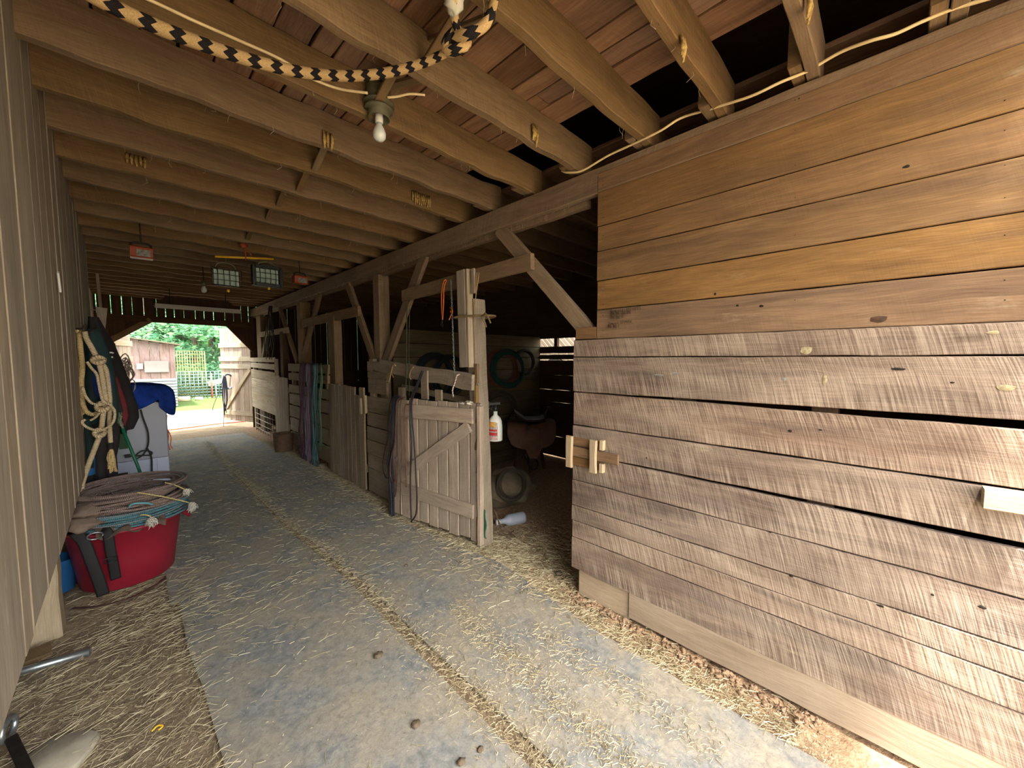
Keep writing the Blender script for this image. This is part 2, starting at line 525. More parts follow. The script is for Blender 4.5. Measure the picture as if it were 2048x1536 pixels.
for i, y in enumerate(JY):
    b = MB()
    b.board((-0.6, y+0.022, (ZJ+ZC)/2), (2.2, y+0.022, (ZJ+ZC)/2), (0, 0, 1), ZC-ZJ-.001, 0.045, rough=0.007, seg=44)
    b.build('joist', 'joist', ceil)
    b = MB()
    b.board((1.98, y+0.072, (ZJ+ZC)/2+.004), (4.95, y+0.072, (ZJ+ZC)/2+.004), (0, 0, 1), ZC-ZJ-.01, 0.045, rough=0.004, seg=12)
    b.build('stall_joist', 'joist', ceil)
for i in range(2, len(JY)-1):
    y0 = JY[i]+0.045; y1 = JY[i+1]
    xb = 0.95+U(-0.02, 0.02)
    if i in (6, 11, 15): continue
    for sgn in (-1, 1):
        if sgn < 0 and i > 12: continue
        za, zb = (ZJ+0.025, ZC-0.03) if sgn > 0 else (ZC-0.03, ZJ+0.025)
        b = MB()
        b.board((xb+sgn*0.022, y0+.002, za), (xb+sgn*0.022, y1-.002, zb), (1, 0, 0), 0.04, 0.018, rough=0.001, seg=2)
        b.build('bridging_strut', 'joist', ceil)

# ---- upper roof that keeps the loft dark
b = MB()
b.box(-3.2, 5.3, YN+.02, YE+.05, 3.72, 3.78, rough=0)
b.build('roof', 'darkwood', kind='structure')
b = MB()
for (x0, x1, y0, y1, z0, z1) in ((-0.62, -0.58, YN, YE, 2.99, 3.72), (5.0, 5.04, YN, YE, 2.99, 3.72), (-0.6, 5.0, YN-.04, YN, 2.99, 3.72), (-0.6, 5.0, YE, YE+.04, 2.99, 3.72)):
    b.box(x0, x1, y0, y1, z0, z1, rough=0)
b.build('wall_loft', 'darkwood', kind='structure')

# ---- left siding with grooves
b = MB()
y = YN
edges = [1.30, 1.62, 1.75, 2.05, 2.40, 2.62, 2.84]
ys_ = [YN, -0.8, -0.5, -0.2, 0.1, 0.4, 0.7, 1.0]+edges+[3.1, 3.35, 3.6, 3.9, 4.2, 4.5, 4.8, 5.1, 5.4, 5.7, 5.95]
for i in range(len(ys_)-1):
    y0, y1 = ys_[i], ys_[i+1]
    zb = 0.80+U(-0.008, 0.008)
    b.board((XL-0.012, (y0+y1)/2, zb), (XL-0.012, (y0+y1)/2, ZC-.002), (0, 1, 0), y1-y0-0.005, 0.022, rough=0.0008, ch=0.006, seg=12, tint=(U(.3, .7), U(.4, .6), R()))
    # the narrow batten-like lip of every other lap
    if i % 5 in (0, 4): b.board((XL+0.001, y1-0.012, zb+.004), (XL+0.001, y1-0.012, ZC-.003), (0, 1, 0), 0.007, 0.004, rough=0.0008, ch=0.001, seg=12, tint=(.6, .5, R()))
b.build('wall_left', 'siding', kind='structure')
b = MB()
for k in range(7):
    b.box(-0.66, -0.63, 5.9 if k > 2 else YN, YE, 0.02+k*0.42, 0.425+k*0.42, rough=0)
for k in range(0, 8):
    b.box(-0.64, -0.62, YN, 5.9, 1.28+k*.2, 1.47+k*.2, rough=0)
b.build('wall_left_back', 'darkwood', kind='structure')
b = MB()
y = 5.97
while y < YE-.05:
    wv = U(.13, .19)
    b.board((XL-.14, y+wv/2, 0.02), (XL-.14, y+wv/2, ZC), (0, 1, 0), wv-.01, .022, seg=6)
    y += wv
b.build('wall_left_far', 'stall', kind='structure')

# ---- right wall, lower boards (weathered, saw marked) and upper boards (brown)
def wallboards(b, x, yA, yB, seams, thick, rough=0.0015, jy=0.004):
    """seams: (z at far end yA, z at near end yB) tops and bottoms"""
    for (t0, t1, b0, b1) in seams:
        ca = Vector((x+thick/2+U(0, .003), yA+U(-jy, jy), (t0+b0)/2)); cb = Vector((x+thick/2+U(0, .003), yB, (t1+b1)/2))
        b.board(ca, cb, (0, 0, 1), t0-b0, thick, w2=t1-b1, rough=rough, seg=24)
b = MB()
e = 0.0025
low = [(1.722, 1.722, 1.612+e, 1.612+e), (1.612-e, 1.612-e, 1.386+e, 1.400), (1.386-e, 1.366, 1.167+e, 1.172), (1.167-e, 1.162, .979+e, .992),
       (.979-e, .966, .80+e, .80+e), (.80-e, .80-e, .627+e, .627+e), (.627-e, .627-e, .524+e, .526), (.524-e, .522, .41+e, .41+e), (.41-e, .41-e, .196, .200)]
wallboards(b, XR-0.012, 1.482, YN, low, 0.026)
b.build('wall_right_lower', 'lower', kind='structure')
b = MB()
up_ = [(2.725, 2.725, 2.618+e, 2.618+e), (2.618-e, 2.618-e, 2.409+e, 2.409+e), (2.409-e, 2.409-e, 2.259+e, 2.259+e), (2.259-e, 2.259-e, 2.08+e, 2.08+e),
       (2.08-e, 2.08-e, 1.903+e, 1.906), (1.903-e, 1.900, 1.724, 1.724)]
wallboards(b, XR+0.002, 1.322, YN, up_, 0.024, rough=0.001)
b.build('wall_right_upper', 'upper', kind='structure')

# backing studs of that wall, seen only through the gaps
b = MB()
for y in (1.20, 0.8, 0.2, -0.4, -1.0):
    b.box(XR+.03, XR+.12, y-.045, y+.045, 0.0, 2.58, rough=0.001)
b.build('wall_right_stud', 'darkwood', kind='structure')
b = MB(); b.box(XR+.004, XR+.09, 1.07, 1.43, 0.02, 0.197, rough=.004)
tag(b.build('sill_block', 'sill'), 'short dirty wood block under the right wall beside the dark doorway', 'timber')
b = MB(); b.board((XR+.012, 1.062, .125), (XR+.012, YN, .125), (0, 0, 1), .17, .04, rough=.003, seg=24)
tag(b.build('sill_board', 'sill'), 'long pale sill board lying along the foot of the right wall above the clods', 'timber')
b = MB(); b.box(XR, XR+.08, 1.325, 1.475, 1.726, 1.80, rough=.002)
tag(b.build('rail_stub', 'upper'), 'stub of brown timber on top of the lower wall where the near brace lands', 'timber')

M['knot'] = plain('dark_knot', '#1f1611', .9, 0, .2, 60)
M['knotring'] = plain('knot_ring', '#4b3628', .9, 0, .25, 60)
M['nail'] = plain('nail_head', '#3a2f28', .6, .5, .2, 60)
def flat(mat, name, items, xs, lab_=None):
    b = MB()
    for (px, py, ry, rz_) in items:
        p = PX(px, py, xs); n_ = 12; k = len(b.v); ph = U(0, 9)
        b.v.append(p-Vector((.0012, 0, 0)))
        for q in range(n_):
            a = 2*math.pi*q/n_; j = 1+.35*noise.noise(Vector((_c(a)*1.5, _s(a)*1.5, ph)))
            b.v.append(p+Vector((.0006, ry*j*_c(a), rz_*j*_s(a))))
        for q in range(n_): b.quad((k, k+1+(q+1) % n_, k+1+q), ((0, 0),)*3, (.5, .5, .5))
    o = b.build(name, mat); o['kind'] = 'stuff'; o['label'] = lab_; o['category'] = 'marks'
XLO, XUP = XR-.0122, XR+.0018
flat('knot', 'knot_holes', [(1580, 862, .008, .006), (1583, 1152, .008, .007), (1640, 860, .006, .003), (1797, 738, .022, .005), (1760, 1212, .014, .005), (1965, 1215, .010, .006), (1865, 1190, .005, .004), (1293, 916, .005, .004), (1540, 1065, .005, .003), (1905, 765, .006, .003), (1322, 1040, .004, .003)], XLO, 'dark knot holes in the grey lower boards of the right wall')
flat('knot', 'knot_holes', [(1430, 588, .006, .006), (1475, 611, .006, .005), (1523, 612, .009, .006), (1598, 197, .003, .003), (1813, 333, .010, .005)], XUP, 'dark knot holes in the brown upper boards of the right wall')
flat('knotring', 'knot_ring', [(1757, 638, .024, .014)], XUP+.0004, 'big round knot in the lowest brown board')
flat('nail', 'nail_heads', [(1206, y+U(-3, 3), .0025, .0025) for y in (362, 372, 398, 432, 470, 492, 520, 552, 580, 607, 630, 662)]+[(x, y, .002, .002) for x in (1590, 2010) for y in (200, 260, 330, 395, 470, 560, 600)], XUP, 'rusty nail heads along the ends of the brown boards')
flat('nail', 'nail_heads', [(1160+U(-4, 4), y, .0025, .0025) for y in (690, 705, 722, 772, 790, 840, 970, 1000, 1018, 1030, 1048, 1065, 1085, 1125)]+[(1340, y, .002, .002) for y in (688, 704, 723, 783, 876, 1010, 1090)], XLO, 'rusty nail heads along the ends of the grey boards')
M['paint'] = plain('pale_paint', '#7f8682', .8, 0, .15, 80, col2='#6c6660')
M['lichen'] = plain('pale_stain', '#9c9474', .95, 0, .3, 90, col2='#7b6d55')
flat('paint', 'paint_marks', [(1318, 750, .030, .005), (1350, 747, .018, .006), (1568, 758, .011, .007)], XLO+.0004, 'pale grey paint smears on the grey boards')
flat('lichen', 'pale_stains', [(1612, 700, .020, .018), (1650, 760, .008, .022), (1985, 665, .016, .006), (2012, 775, .022, .010), (1310, 950, .012, .006)], XLO+.0005, 'pale crusty stains on the grey boards')

# ---- stall side enclosure: rear wall with gaps, partitions, closing walls
XB = 4.9
b = MB()
z = 0.02
gaps = {1.09: .006, 1.45: .02}
YA, YZ = 3.30, 4.26
for (y0, y1) in ((YN, YA), (YZ, YE)):
    z = .02
    while z < 2.95:
        z1 = min(z+U(.17, .22), 2.99)
        b.board((XB, y0, (z+z1)/2), (XB, y1, (z+z1)/2), (0, 0, 1), z1-z, .022, rough=0)
        z = z1-.0005
for (z0, z1) in ((.02, .34), (.344, .62), (.6205, .90), (.903, 1.10), (1.1045, 1.34), (1.3405, 1.575), (1.595, 1.668), (1.692, 1.80), (1.93, 2.3), (2.3, 2.99)):
    b.board((XB, YA, (z0+z1)/2), (XB, YZ, (z0+z1)/2), (0, 0, 1), z1-z0, .022, rough=0.003, seg=8)
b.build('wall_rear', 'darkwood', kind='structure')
b = MB(); b.box(XB-.05, XB+.01, YN, 3.45, 1.80, 1.93, rough=0); b.box(XB-.05, XB+.01, 3.80, 3.86, 1.80, 1.93, rough=0); b.box(XB-.05, XB+.01, 4.2, YE, 1.80, 1.93, rough=0)
b.build('wall_rear_rail', 'darkwood', kind='structure')
b = MB()
for k in range(34):
    y_ = 2.6+k*.115
    b.board((6.15, y_-.55, .9), (6.15, y_+1.1, 2.5), (0, 1, -1), .072, .02, rough=0.002, seg=6)
b.box(6.16, 6.2, 1.5, 7.0, 0.0, 1.72, rough=0)
b.build('wall_outer', 'stall', kind='structure')
b = MB()
zs = [0.02, .2, .38, .56, .75, .93, 1.1, 1.27, 1.44, 1.62, 1.79, 1.96]
for i in range(len(zs)-1):
    b.board((2.24, 4.2, (zs[i]+zs[i+1])/2), (XB, 4.2, (zs[i]+zs[i+1])/2), (0, 0, 1), zs[i+1]-zs[i]-U(.002, .01), .024, rough=.002, seg=16)
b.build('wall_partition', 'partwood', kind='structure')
b = MB()
for i in range(7):
    b.board((2.2, 7.25, .1+i*.2), (XB, 7.25, .1+i*.2), (0, 0, 1), .185, .024, rough=.002, seg=16)
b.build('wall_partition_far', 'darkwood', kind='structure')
b = MB()
x = 2.2
b.box(2.2, XB, YN-.02, YN, 0.0, 2.99, rough=0)
b.build('wall_front', 'darkwood', kind='structure')

# ---- far gable wall with the barn doorway
OXL, OXR, OZT = -0.2, 2.06, 2.34
b = MB()
x = -0.64
while x < 5.0:
    wv = U(0.13, 0.2)
    gap = U(0.003, 0.014) if x < 2.1 else U(0.001, 0.010)
    x1 = x+wv-gap
    if x1 > OXL and x < OXR:
        zb = OZT+.0
        # the two cut corners of the doorway
        b.box(x, x1, YE, YE+.022, zb, ZC+.02, rough=0.0)
    else:
        b.box(x, x1, YE, YE+.022, 0.0, ZC+.02, rough=0.0)
    x += wv
b.build('wall_far', 'darkwood', kind='structure')
b = MB()
b.prism([Vector((OXL-.03, YE+.01, 2.36)), Vector((OXL-.03, YE+.01, 1.93)), Vector((0.40, YE+.01, 2.36))], (0, .022, 0))
b.prism([Vector((OXR+.03, YE+.01, 2.36)), Vector((1.70, YE+.01, 2.36)), Vector((OXR+.03, YE+.01, 1.84))], (0, .022, 0))
b.build('wall_far_corner', 'darkwood', kind='structure')
b = MB(); b.board((-0.6, YE-.03, 2.40), (2.1, YE-.03, 2.38), (0, 0, 1), .12, .05)
tag(b.build('door_header', 'darkwood'), 'dark header timber across the top of the far barn doorway', 'timber')
b = MB(); b.board((OXL-.08, YE-.03, 1.86), (0.42, YE-.03, 2.38), (0, 1, 0), .05, .10)
tag(b.build('corner_brace', 'joist'), 'reddish diagonal brace in the upper left corner of the far doorway', 'brace', 'corner braces of the far doorway')
b = MB(); b.board((OXR+.08, YE-.03, 1.80), (1.66, YE-.03, 2.38), (0, 1, 0), .05, .10)
tag(b.build('corner_brace', 'darkwood'), 'dark diagonal brace in the upper right corner of the far doorway', 'brace', 'corner braces of the far doorway')
#PART2

# ================================================================== TIMBERS OF THE STALL SIDE
def timber(name, a, b_, wd, w_, t_, mat, label, cat, group=None, **kw):
    b = MB(); b.board(a, b_, wd, w_, t_, **kw)
    return tag(b.build(name, mat), label, cat, group)
def inplane(name, y0, z0, y1, z1, w_, x, t_, mat, label, cat, group=None, **kw):
    ax = Vector((0, y1-y0, z1-z0)).normalized()
    return timber(name, (x, y0, z0), (x, y1, z1), (0, -ax.z, ax.y), w_, t_, mat, label, cat, group, **kw)
inplane('support_beam', YN, 2.695, 10.5, 2.645, .15, XR+.025+.006, .05, 'beam', 'long front plank of the beam carrying the joists above the stalls', 'beam', rough=.003, seg=60)
inplane('support_beam', 1.45, 2.655, 10.5, 2.61, .15, XR+.095, .05, 'beam', 'rear plank of the stall beam hanging a little lower behind the front plank', 'beam', rough=.004, seg=60)

GP = 'posts of the stall row'
def post(x0, x1, y0, y1, z1, mat, label, z0=0.0):
    b = MB(); b.box(x0, x1, y0, y1, z0, z1, rough=.003, seg=18)
    return tag(b.build('stall_post', mat), label, 'post', GP)
post(2.115, 2.25, 4.27, 4.41, 2.575, 'beam', 'tall brown post between the tack room and the plank gate stall')
post(2.115, 2.28, 7.08, 7.26, 2.55, 'beam', 'tall dark post behind the hanging coloured lead ropes')
post(2.115, 2.25, 9.75, 10.1, 2.53, 'beam', 'tall dark post at the far end of the pale stall wall')
post(2.06, 2.17, 5.50, 5.72, 2.19, 'beam', 'thick grey post on the far side of the vertical plank gate')
post(2.06, 2.17, 7.95, 8.12, 2.1, 'darkwood', 'dark post above the small vertical plank gate')

GB = 'knee braces under the stall beam'
inplane('knee_brace', 2.24, 2.62, 1.40, 1.765, .105, XR+.05, .05, 'beam', 'nearest diagonal brace, running down to the top of the right wall', 'brace', GB)
inplane('knee_brace', 3.32, 2.63, 4.28, 1.43, .12, XR+.06, .045, 'beam', 'diagonal brace rising to the right of the tall post by the tack room', 'brace', GB)
inplane('knee_brace', 5.18, 2.60, 4.42, 1.53, .11, XR+.06, .045, 'beam', 'diagonal brace rising to the left of the tall post by the tack room', 'brace', GB)
inplane('knee_brace', 6.20, 2.60, 7.12, 1.58, .10, XR+.06, .045, 'beam', 'diagonal brace behind the hanging coloured lead ropes, on the near side of its post', 'brace', GB)
inplane('knee_brace', 8.35, 2.58, 7.40, 1.55, .10, XR+.06, .045, 'beam', 'thin diagonal brace above the small plank gate', 'brace', GB)
inplane('knee_brace', 8.95, 2.58, 9.75, 1.62, .11, XR+.06, .045, 'stall', 'farthest diagonal brace, above the pale stall wall', 'brace', GB)
GR = 'header boards over the stall gates'
inplane('header_board', 3.66, 2.255, 1.86, 2.295, .115, XR+.005, .04, 'beam', 'header board over the tack room gate holding the chain and orange strap', 'board', GR)
inplane('header_board', 6.88, 2.18, 4.74, 2.195, .125, XR+.01, .04, 'beam', 'header board over the vertical plank gate', 'board', GR)
inplane('header_board', 9.66, 2.12, 7.70, 2.115, .10, XR+.01, .04, 'stall', 'farthest header board, over the small plank gate', 'board', GR)

# big split post of the tack room gate, leaning
gp = thing('gate_post', 'thick weathered post with rotten split edge beside the Z braced gate', 'post', (2.14, 2.42, 0))
b = MB()
b.board((2.14, 2.46, .0), (2.14, 2.56, 2.10), (0, 1, 0), .12, .13, rough=.007, seg=26, ch=.012)
b.build('post', 'stall', gp)
b = MB()
z = .02
while z < 1.55:
    h = U(.12, .26)
    b.board((2.07+U(-.006, .006), 2.44+.02*z, z), (2.07+U(-.006, .006), 2.44+.02*z, min(z+h, 1.56)), (0, 1, 0), U(.025, .05), U(.02, .035), rough=.007, seg=5)
    z += h+U(-.01, .03)
b.build('rotten_splinters', 'joist', gp)
b = MB()
b.board((2.04, 2.59, 1.53), (2.04, 2.625, 2.345), (0, 1, 0), .105, .025, rough=.001)
tag(b.build('fresh_board', 'gate'), 'clean sawn board standing upright beside the top of the gate post', 'board')
b = MB()
b.board((2.055, 2.517, 1.53), (2.06, 2.545, 2.345), (1, 0, 0), .06, .022, rough=.001)
tag(b.build('fresh_batten', 'pale'), 'yellow pine batten on edge between the sawn board and the gate post', 'batten')
b = MB(); b.board((2.055, 2.48, 2.14), (2.055, 2.485, 2.34), (0, 1, 0), .04, .02, rough=.001)
tag(b.build('short_batten', 'gate'), 'short sawn block beside the pine batten on the header board', 'batten')

M['rope_dirty'] = ropemat('rope_dirty', '#8e7a5a', '#5b4a36', 70)
M['twine'] = ropemat('twine', '#c9ad7c', '#8e734c', 120)
b = MB()
zc = 1.955
b.tube(spl([(2.02, 2.70, zc), (2.015, 2.60, zc+.005), (2.03, 2.50, zc), (2.075, 2.41, zc), (2.20, 2.385, zc+.005), (2.24, 2.45, zc), (2.235, 2.54, zc), (2.15, 2.69, zc), (2.02, 2.70, zc)], 6), .009, 8)
b.tube(spl([(2.09, 2.395, zc), (2.06, 2.345, zc+.01), (2.06, 2.31, zc-.02), (2.07, 2.29, zc-.07)], 6), .007, 6)
b.tube(spl([(2.09, 2.395, zc), (2.05, 2.37, zc-.02), (2.06, 2.35, zc-.06), (2.07, 2.34, zc-.1)], 6), .007, 6)
tag(b.build('tie_rope', 'rope_dirty'), 'dirty rope tied round the sawn board and the gate post', 'rope')
b = MB()
for dy in (0, .02):
    b.tube(spl([PX(958-dy*200, 545, 2.04), PX(955-dy*120, 570, 2.035), PX(951, 600, 2.04), PX(947, 645, 2.10)], 5), .003, 5)
tag(b.build('twine_loop', 'twine'), 'thin pale twine hanging from the header board beside the gate post', 'twine')

# plank walls between the gates
def plankwall(name, x, y0, y1, rows, mat, label, ver=None, th=.025):
    b = MB()
    for r in rows:
        z0, z1 = r[0], r[1]; dz = r[2] if len(r) > 2 else 0.0
        b.board((x, y0+U(-.01, .01), (z0+z1)/2), (x, y1+U(-.01, .01), (z0+z1)/2+dz), (0, 0, 1), z1-z0, th, rough=.004)
    if ver:
        for (yv, z0, z1) in ver:
            b.board((x+.045, yv, z0), (x+.045, yv, z1), (0, 1, 0), .09, .05, rough=.003)
    return tag(b.build(name, mat), label, 'plank wall', 'plank walls of the stall row')
plankwall('plank_wall', 2.03, 3.60, 4.44, [(.02, .30), (.305, .47), (.475, .64), (.645, .80), (.81, .97), (.975, 1.16)], 'stall',
          'dark plank wall panel behind the hanging leather reins', [(4.37, .0, 1.6), (3.7, 0, 1.3)])
plankwall('plank_wall', 2.055, 3.98, 4.45, [(1.20, 1.37), (1.375, 1.455), (1.46, 1.57)], 'stall', 'short upper planks left of the top rail over the reins')
inplane('top_rail', 4.1, 1.525, 2.47, 1.405, .135, 2.035, .03, 'stall', 'thick upper rail over the Z braced gate draped with cords', 'rail', rough=.006)
inplane('stall_rail', 4.0, 1.28, 2.52, 1.19, .06, 2.25, .03, 'weather', 'thin grey rail behind the Z braced gate', 'rail')
b = MB(); b.board((2.0, 3.14, 1.22), (2.0, 3.145, 1.49), (0, 1, 0), .11, .02, rough=.003)
b.board((2.01, 2.93, 1.2), (2.01, 2.93, 1.32), (0, 1, 0), .10, .02, rough=.003)
tag(b.build('short_plank', 'stall'), 'short upright slat hooked over the upper rail above the gate', 'board')
plankwall('plank_wall', 2.03, 5.64, 7.50, [(.10, .33), (.36, .58), (.60, .80), (.82, 1.0), (1.02, 1.16), (1.24, 1.36), (1.39, 1.52)], 'stall',
          'slatted plank wall hung with purple and teal lead ropes', [(5.8, 0, 1.5), (7.4, 0, 1.5)])
plankwall('plank_wall', 2.04, 8.42, 10.35, [(.50, .69, .02), (.693, .86, .02), (.863, 1.0, .02), (1.003, 1.16, .02), (1.163, 1.34, .03), (1.39, 1.50, .02), (1.535, 1.63, .0)], 'weather',
          'pale daylit plank wall at the far end of the stall row', [(8.5, 0, 1.6), (10.28, 0, 1.6)])
M['wire'] = plain('wire', '#a9a79e', .5, .5, .1)
b = MB()
for z in (.08, .18, .29, .40): b.tube([(2.035, 8.56, z), (2.035, 9.4, z-.01), (2.035, 10.2, z)], .006, 5)
for k in range(9): b.tube([(2.045, 8.56+k*.2, .0), (2.045, 8.56+k*.2, .49)], .005, 5)
tag(b.build('wire_mesh', 'wire'), 'low wire mesh panel under the pale far stall wall', 'wire panel')
b = MB(); b.board((2.055, 8.42, 0), (2.055, 8.45, .5), (0, 1, 0), .06, .03)
tag(b.build('short_stake', 'weather'), 'short pale stake left of the small plank gate', 'stake')

# vertical plank gates
def vgate(name, x, y0, y1, z0, z1, n_, mat, label, slope=0.0):
    t = thing(name, label, 'gate', (x, (y0+y1)/2, z0), 'vertical plank gates of the stalls')
    wv = (y1-y0)/n_
    b = MB()
    for i in range(n_):
        yc = y0+wv*(i+.5)
        top = z1-U(0, .03)-(.10 if (n_ > 6 and i == 1) else 0)
        b.board((x+U(0, .004), yc, z0+slope*(yc-y0)), (x+U(0, .004), yc, top), (0, 1, 0), wv-U(.004, .012), .022, rough=.002)
    b.build('planks', mat, t)
    for z in (z0+.25, z1-.25):
        b = MB(); b.board((x+.03, y0+.02, z), (x+.03, y1-.02, z), (0, 0, 1), .10, .025)
        b.build('cross_rail', mat, t)
    return t
vgate('plank_gate', 2.005, 4.47, 5.60, .02, 1.275, 9, 'stall', 'closed gate of tall vertical planks with a notched top in mid stall row')
vgate('plank_gate', 2.02, 7.60, 8.40, .12, 1.29, 5, 'gate', 'small closed gate of vertical planks behind the rusty bucket')
b = MB()
b.board((1.985, 4.52, .94), (1.985, 4.53, 1.13), (0, 1, 0), .05, .03, rough=.004)
b.board((1.985, 4.40, .96), (1.985, 4.41, 1.17), (0, 1, 0), .05, .03, rough=.004)
b.build('cleat', 'pale')
o = bpy.data.objects['cleat']; tag(o, 'pair of rough pale cleats joining the tall plank gate and the next wall', 'latch')

# Z braced gate swung a little into the aisle
GA = Vector((2.075, 2.405, 0)); GBv = Vector((1.875, 3.54, 0))
gax = (GBv-GA).normalized(); gL = (GBv-GA).length
gn = Vector((-gax.y, gax.x, 0)).normalized()
if gn.x > 0: gn = -gn
def GPt(s_, z, o_=0.0): return GA+gax*s_+gn*o_+Vector((0, 0, z))
gt = thing('brace_gate', 'half height wooden gate with Z brace standing ajar by the dark tack room', 'gate', (GA+GBv)/2)
b = MB(); n_ = 9
for i in range(n_):
    s0 = gL*i/n_; wv = gL/n_
    b.board(GPt(s0+wv/2, .035+.02*R(), U(0, .004)), GPt(s0+wv/2, 1.205+U(-.01, .012)+.02*(1-i/n_), U(0, .004)), gax, wv-U(.008, .015), .022, rough=.002, ch=.005)
b.build('planks', 'gate', gt)
for (za, zb, wv, nm) in ((1.12, 1.10, .125, 'upper_rail'), (.30, .33, .12, 'lower_rail')):
    b = MB(); b.board(GPt(.08, za, .025), GPt(gL-.02, zb, .025), (0, 0, 1), wv, .025, rough=.003)
    b.build('rail', 'gate', gt)
b = MB(); pa, pb = GPt(.12, 1.03, .026), GPt(gL-.06, .40, .026)
ax_ = (pb-pa).normalized(); b.board(pa, pb, ax_.cross(gn), .10, .026, rough=.002)
b.build('diagonal_brace', 'gate', gt)
b = MB(); b.board(GPt(.01, .03, .015), GPt(.01, 1.21, .015), gax, .035, .05, rough=.003)
b.build('edge_board', 'gate', gt)
M['greenp'] = plain('green_plastic', '#3f7a63', .5, 0, .15)
b = MB(); b.sheet(lambda u, v: Vector((2.075+.02*u, 2.36+.05*u+.01*math.sin(v*9), .09+.24*v)), 3, 8, .006)
tag(b.build('plastic_scrap', 'greenp'), 'faded green plastic scrap between the gate edge and its post', 'scrap')
b = MB(); b.blob((2.06, 2.55, 1.222), (.04, .05, .022), 18, 10, .9, 3); b.blob((2.05, 2.62, 1.215), (.035, .06, .012), 18, 10, .9, 3)
M['cloth_white'] = plain('cloth_white', '#c9c2b4', .9, 0, .1, 20)
tag(b.build('rag', 'cloth_white'), 'small white rag lying on top of the Z braced gate', 'rag')

# wooden latch on the right wall and the bracket at the right edge
lt = thing('wooden_latch', 'pale sliding wooden latch on the end of the right wall', 'latch', (XR, 1.33, 1.0))
b = MB()
for (z0, z1) in ((.905, .965), (1.035, 1.09)):
    b.box(XR-.028, XR-.012, 1.26, 1.50, z0, z1, rough=.002)
b.build('spacer', 'upper', lt)
b = MB(); b.board((XR-.035, 1.135, 1.0), (XR-.035, 1.50, .998), (0, 0, 1), .062, .018, rough=.001)
b.build('bolt', 'upper', lt)
for yc in (1.475, 1.295):
    b = MB(); b.board((XR-.058, yc, .895), (XR-.058, yc, 1.10), (0, 1, 0), .052, .022, rough=.004, ch=.008, seg=8)
    b.build('keeper', 'pale', lt)
for z0, z1 in ((.90, .955), (1.04, 1.10)):
    b = MB(); b.box(XR-.045, XR-.012, 1.235, 1.262, z0, z1, rough=.002)
    b.build('end_block', 'pale', lt)
b = MB()
b.box(XR-.075, XR-.012, YN+.2, -.238, 1.10, 1.165, rough=.003, seg=10)
tag(b.build('bracket_block', 'weather'), 'thick pale wood block fixed to the right wall at the edge of view', 'block')

# knot holes and nails belong to the boards' look; the tally writing is real ink strokes
M['ink'] = plain('ink', '#2a211a', .7, 0, .05)
b = MB()
XI = XR+.001-.012
def stroke(pts, r=.0011):
    b.tube([Vector((XR-.0102, 0, 0))+Vector((0, p[0], p[1])) for p in pts], r, 5)
DIG = {'0': [[(0, .5), (.1, .1), (.5, 0), (.6, .5), (.5, .95), (.15, 1), (0, .5)]], '1': [[(.3, 0), (.3, 1)]], '2': [[(0, .8), (.3, 1), (.6, .75), (0, 0), (.65, 0)]],
       '5': [[(.6, 1), (.1, 1), (.05, .55), (.5, .5), (.5, .1), (0, 0)]], '6': [[(.5, 1), (.05, .5), (.1, 0), (.5, .05), (.5, .4), (.1, .45)]],
       '8': [[(.3, .5), (.05, .8), (.3, 1), (.55, .8), (.3, .5), (.05, .2), (.3, 0), (.55, .2), (.3, .5)]], '4': [[(.4, 0), (.4, 1), (0, .35), (.6, .35)]],
       '/': [[(0, -.1), (.5, 1.1)]], 'T': [[(0, 1), (.7, 1)], [(.35, 1), (.35, 0)]], 'I': [[(.2, 0), (.2, 1)]], '-': [[(0, .5), (.5, .5)]],
       'R': [[(0, 0), (0, 1), (.45, .9), (.4, .55), (0, .5), (.5, 0)]], 'e': [[(0, .3), (.45, .35), (.3, .6), (0, .4), (.1, .02), (.5, .1)]], 'm': [[(0, 0), (0, .55), (.2, .6), (.25, 0), (.3, .55), (.5, .6), (.55, 0)]],
       'o': [[(.25, 0), (0, .25), (.25, .55), (.5, .25), (.25, 0)]], 'v': [[(0, .55), (.2, 0), (.45, .55)]], 'd': [[(.5, 1), (.5, 0), (.1, 0), (.05, .45), (.5, .5)]], 'r': [[(0, 0), (0, .55), (.3, .6)]], 'i': [[(.1, 0), (.1, .5)]], 'F': [[(.5, 1), (0, 1), (0, 0)], [(0, .5), (.4, .5)]], ' ': []}
XW = XR+.0015-.012
def write(txt, y, z, h, r=.0011, sl=.15):
    for ch in txt:
        for st in DIG[ch]:
            b.tube([Vector((XW, y-(p[0]+p[1]*sl)*h*.62, z+p[1]*h)) for p in st], r, 5)
        y -= h*(.62 if ch != ' ' else .45)
def tally(y, z, h, n_):
    for k in range(min(n_, 4)): b.tube([Vector((XW, y-k*h*.28, z)), Vector((XW, y-k*h*.28-.001, z+h))], .0012, 5)
    if n_ >= 5: b.tube([Vector((XW, y+h*.15, z+h*.95)), Vector((XW, y-h*1.05, z+.1*h))], .0012, 5)
pos = lambda px, py: PX(px, py, XR-.01)
p = pos(1222, 625); write('Removed', p.y, p.z, .019)
p = pos(1252, 622); write('10/18/05', p.y, p.z, .019)
for k, px in enumerate((1222, 1232, 1244, 1255)):
    p = pos(px, 630.5-k*.8); tally(p.y, p.z, .02, 5)
for k, px in enumerate((1223, 1233)):
    p = pos(px, 638); tally(p.y, p.z, .02, 5)
p = pos(1244, 636); tally(p.y, p.z, .02, 2)
p = pos(1218, 649); write('Removed', p.y, p.z, .0145)
p = pos(1241, 647); write('5/14/06', p.y, p.z, .017)
for px in (1217, 1227):
    p = pos(px, 656); tally(p.y, p.z, .02, 5)
p = pos(1237, 655); tally(p.y, p.z, .02, 1)
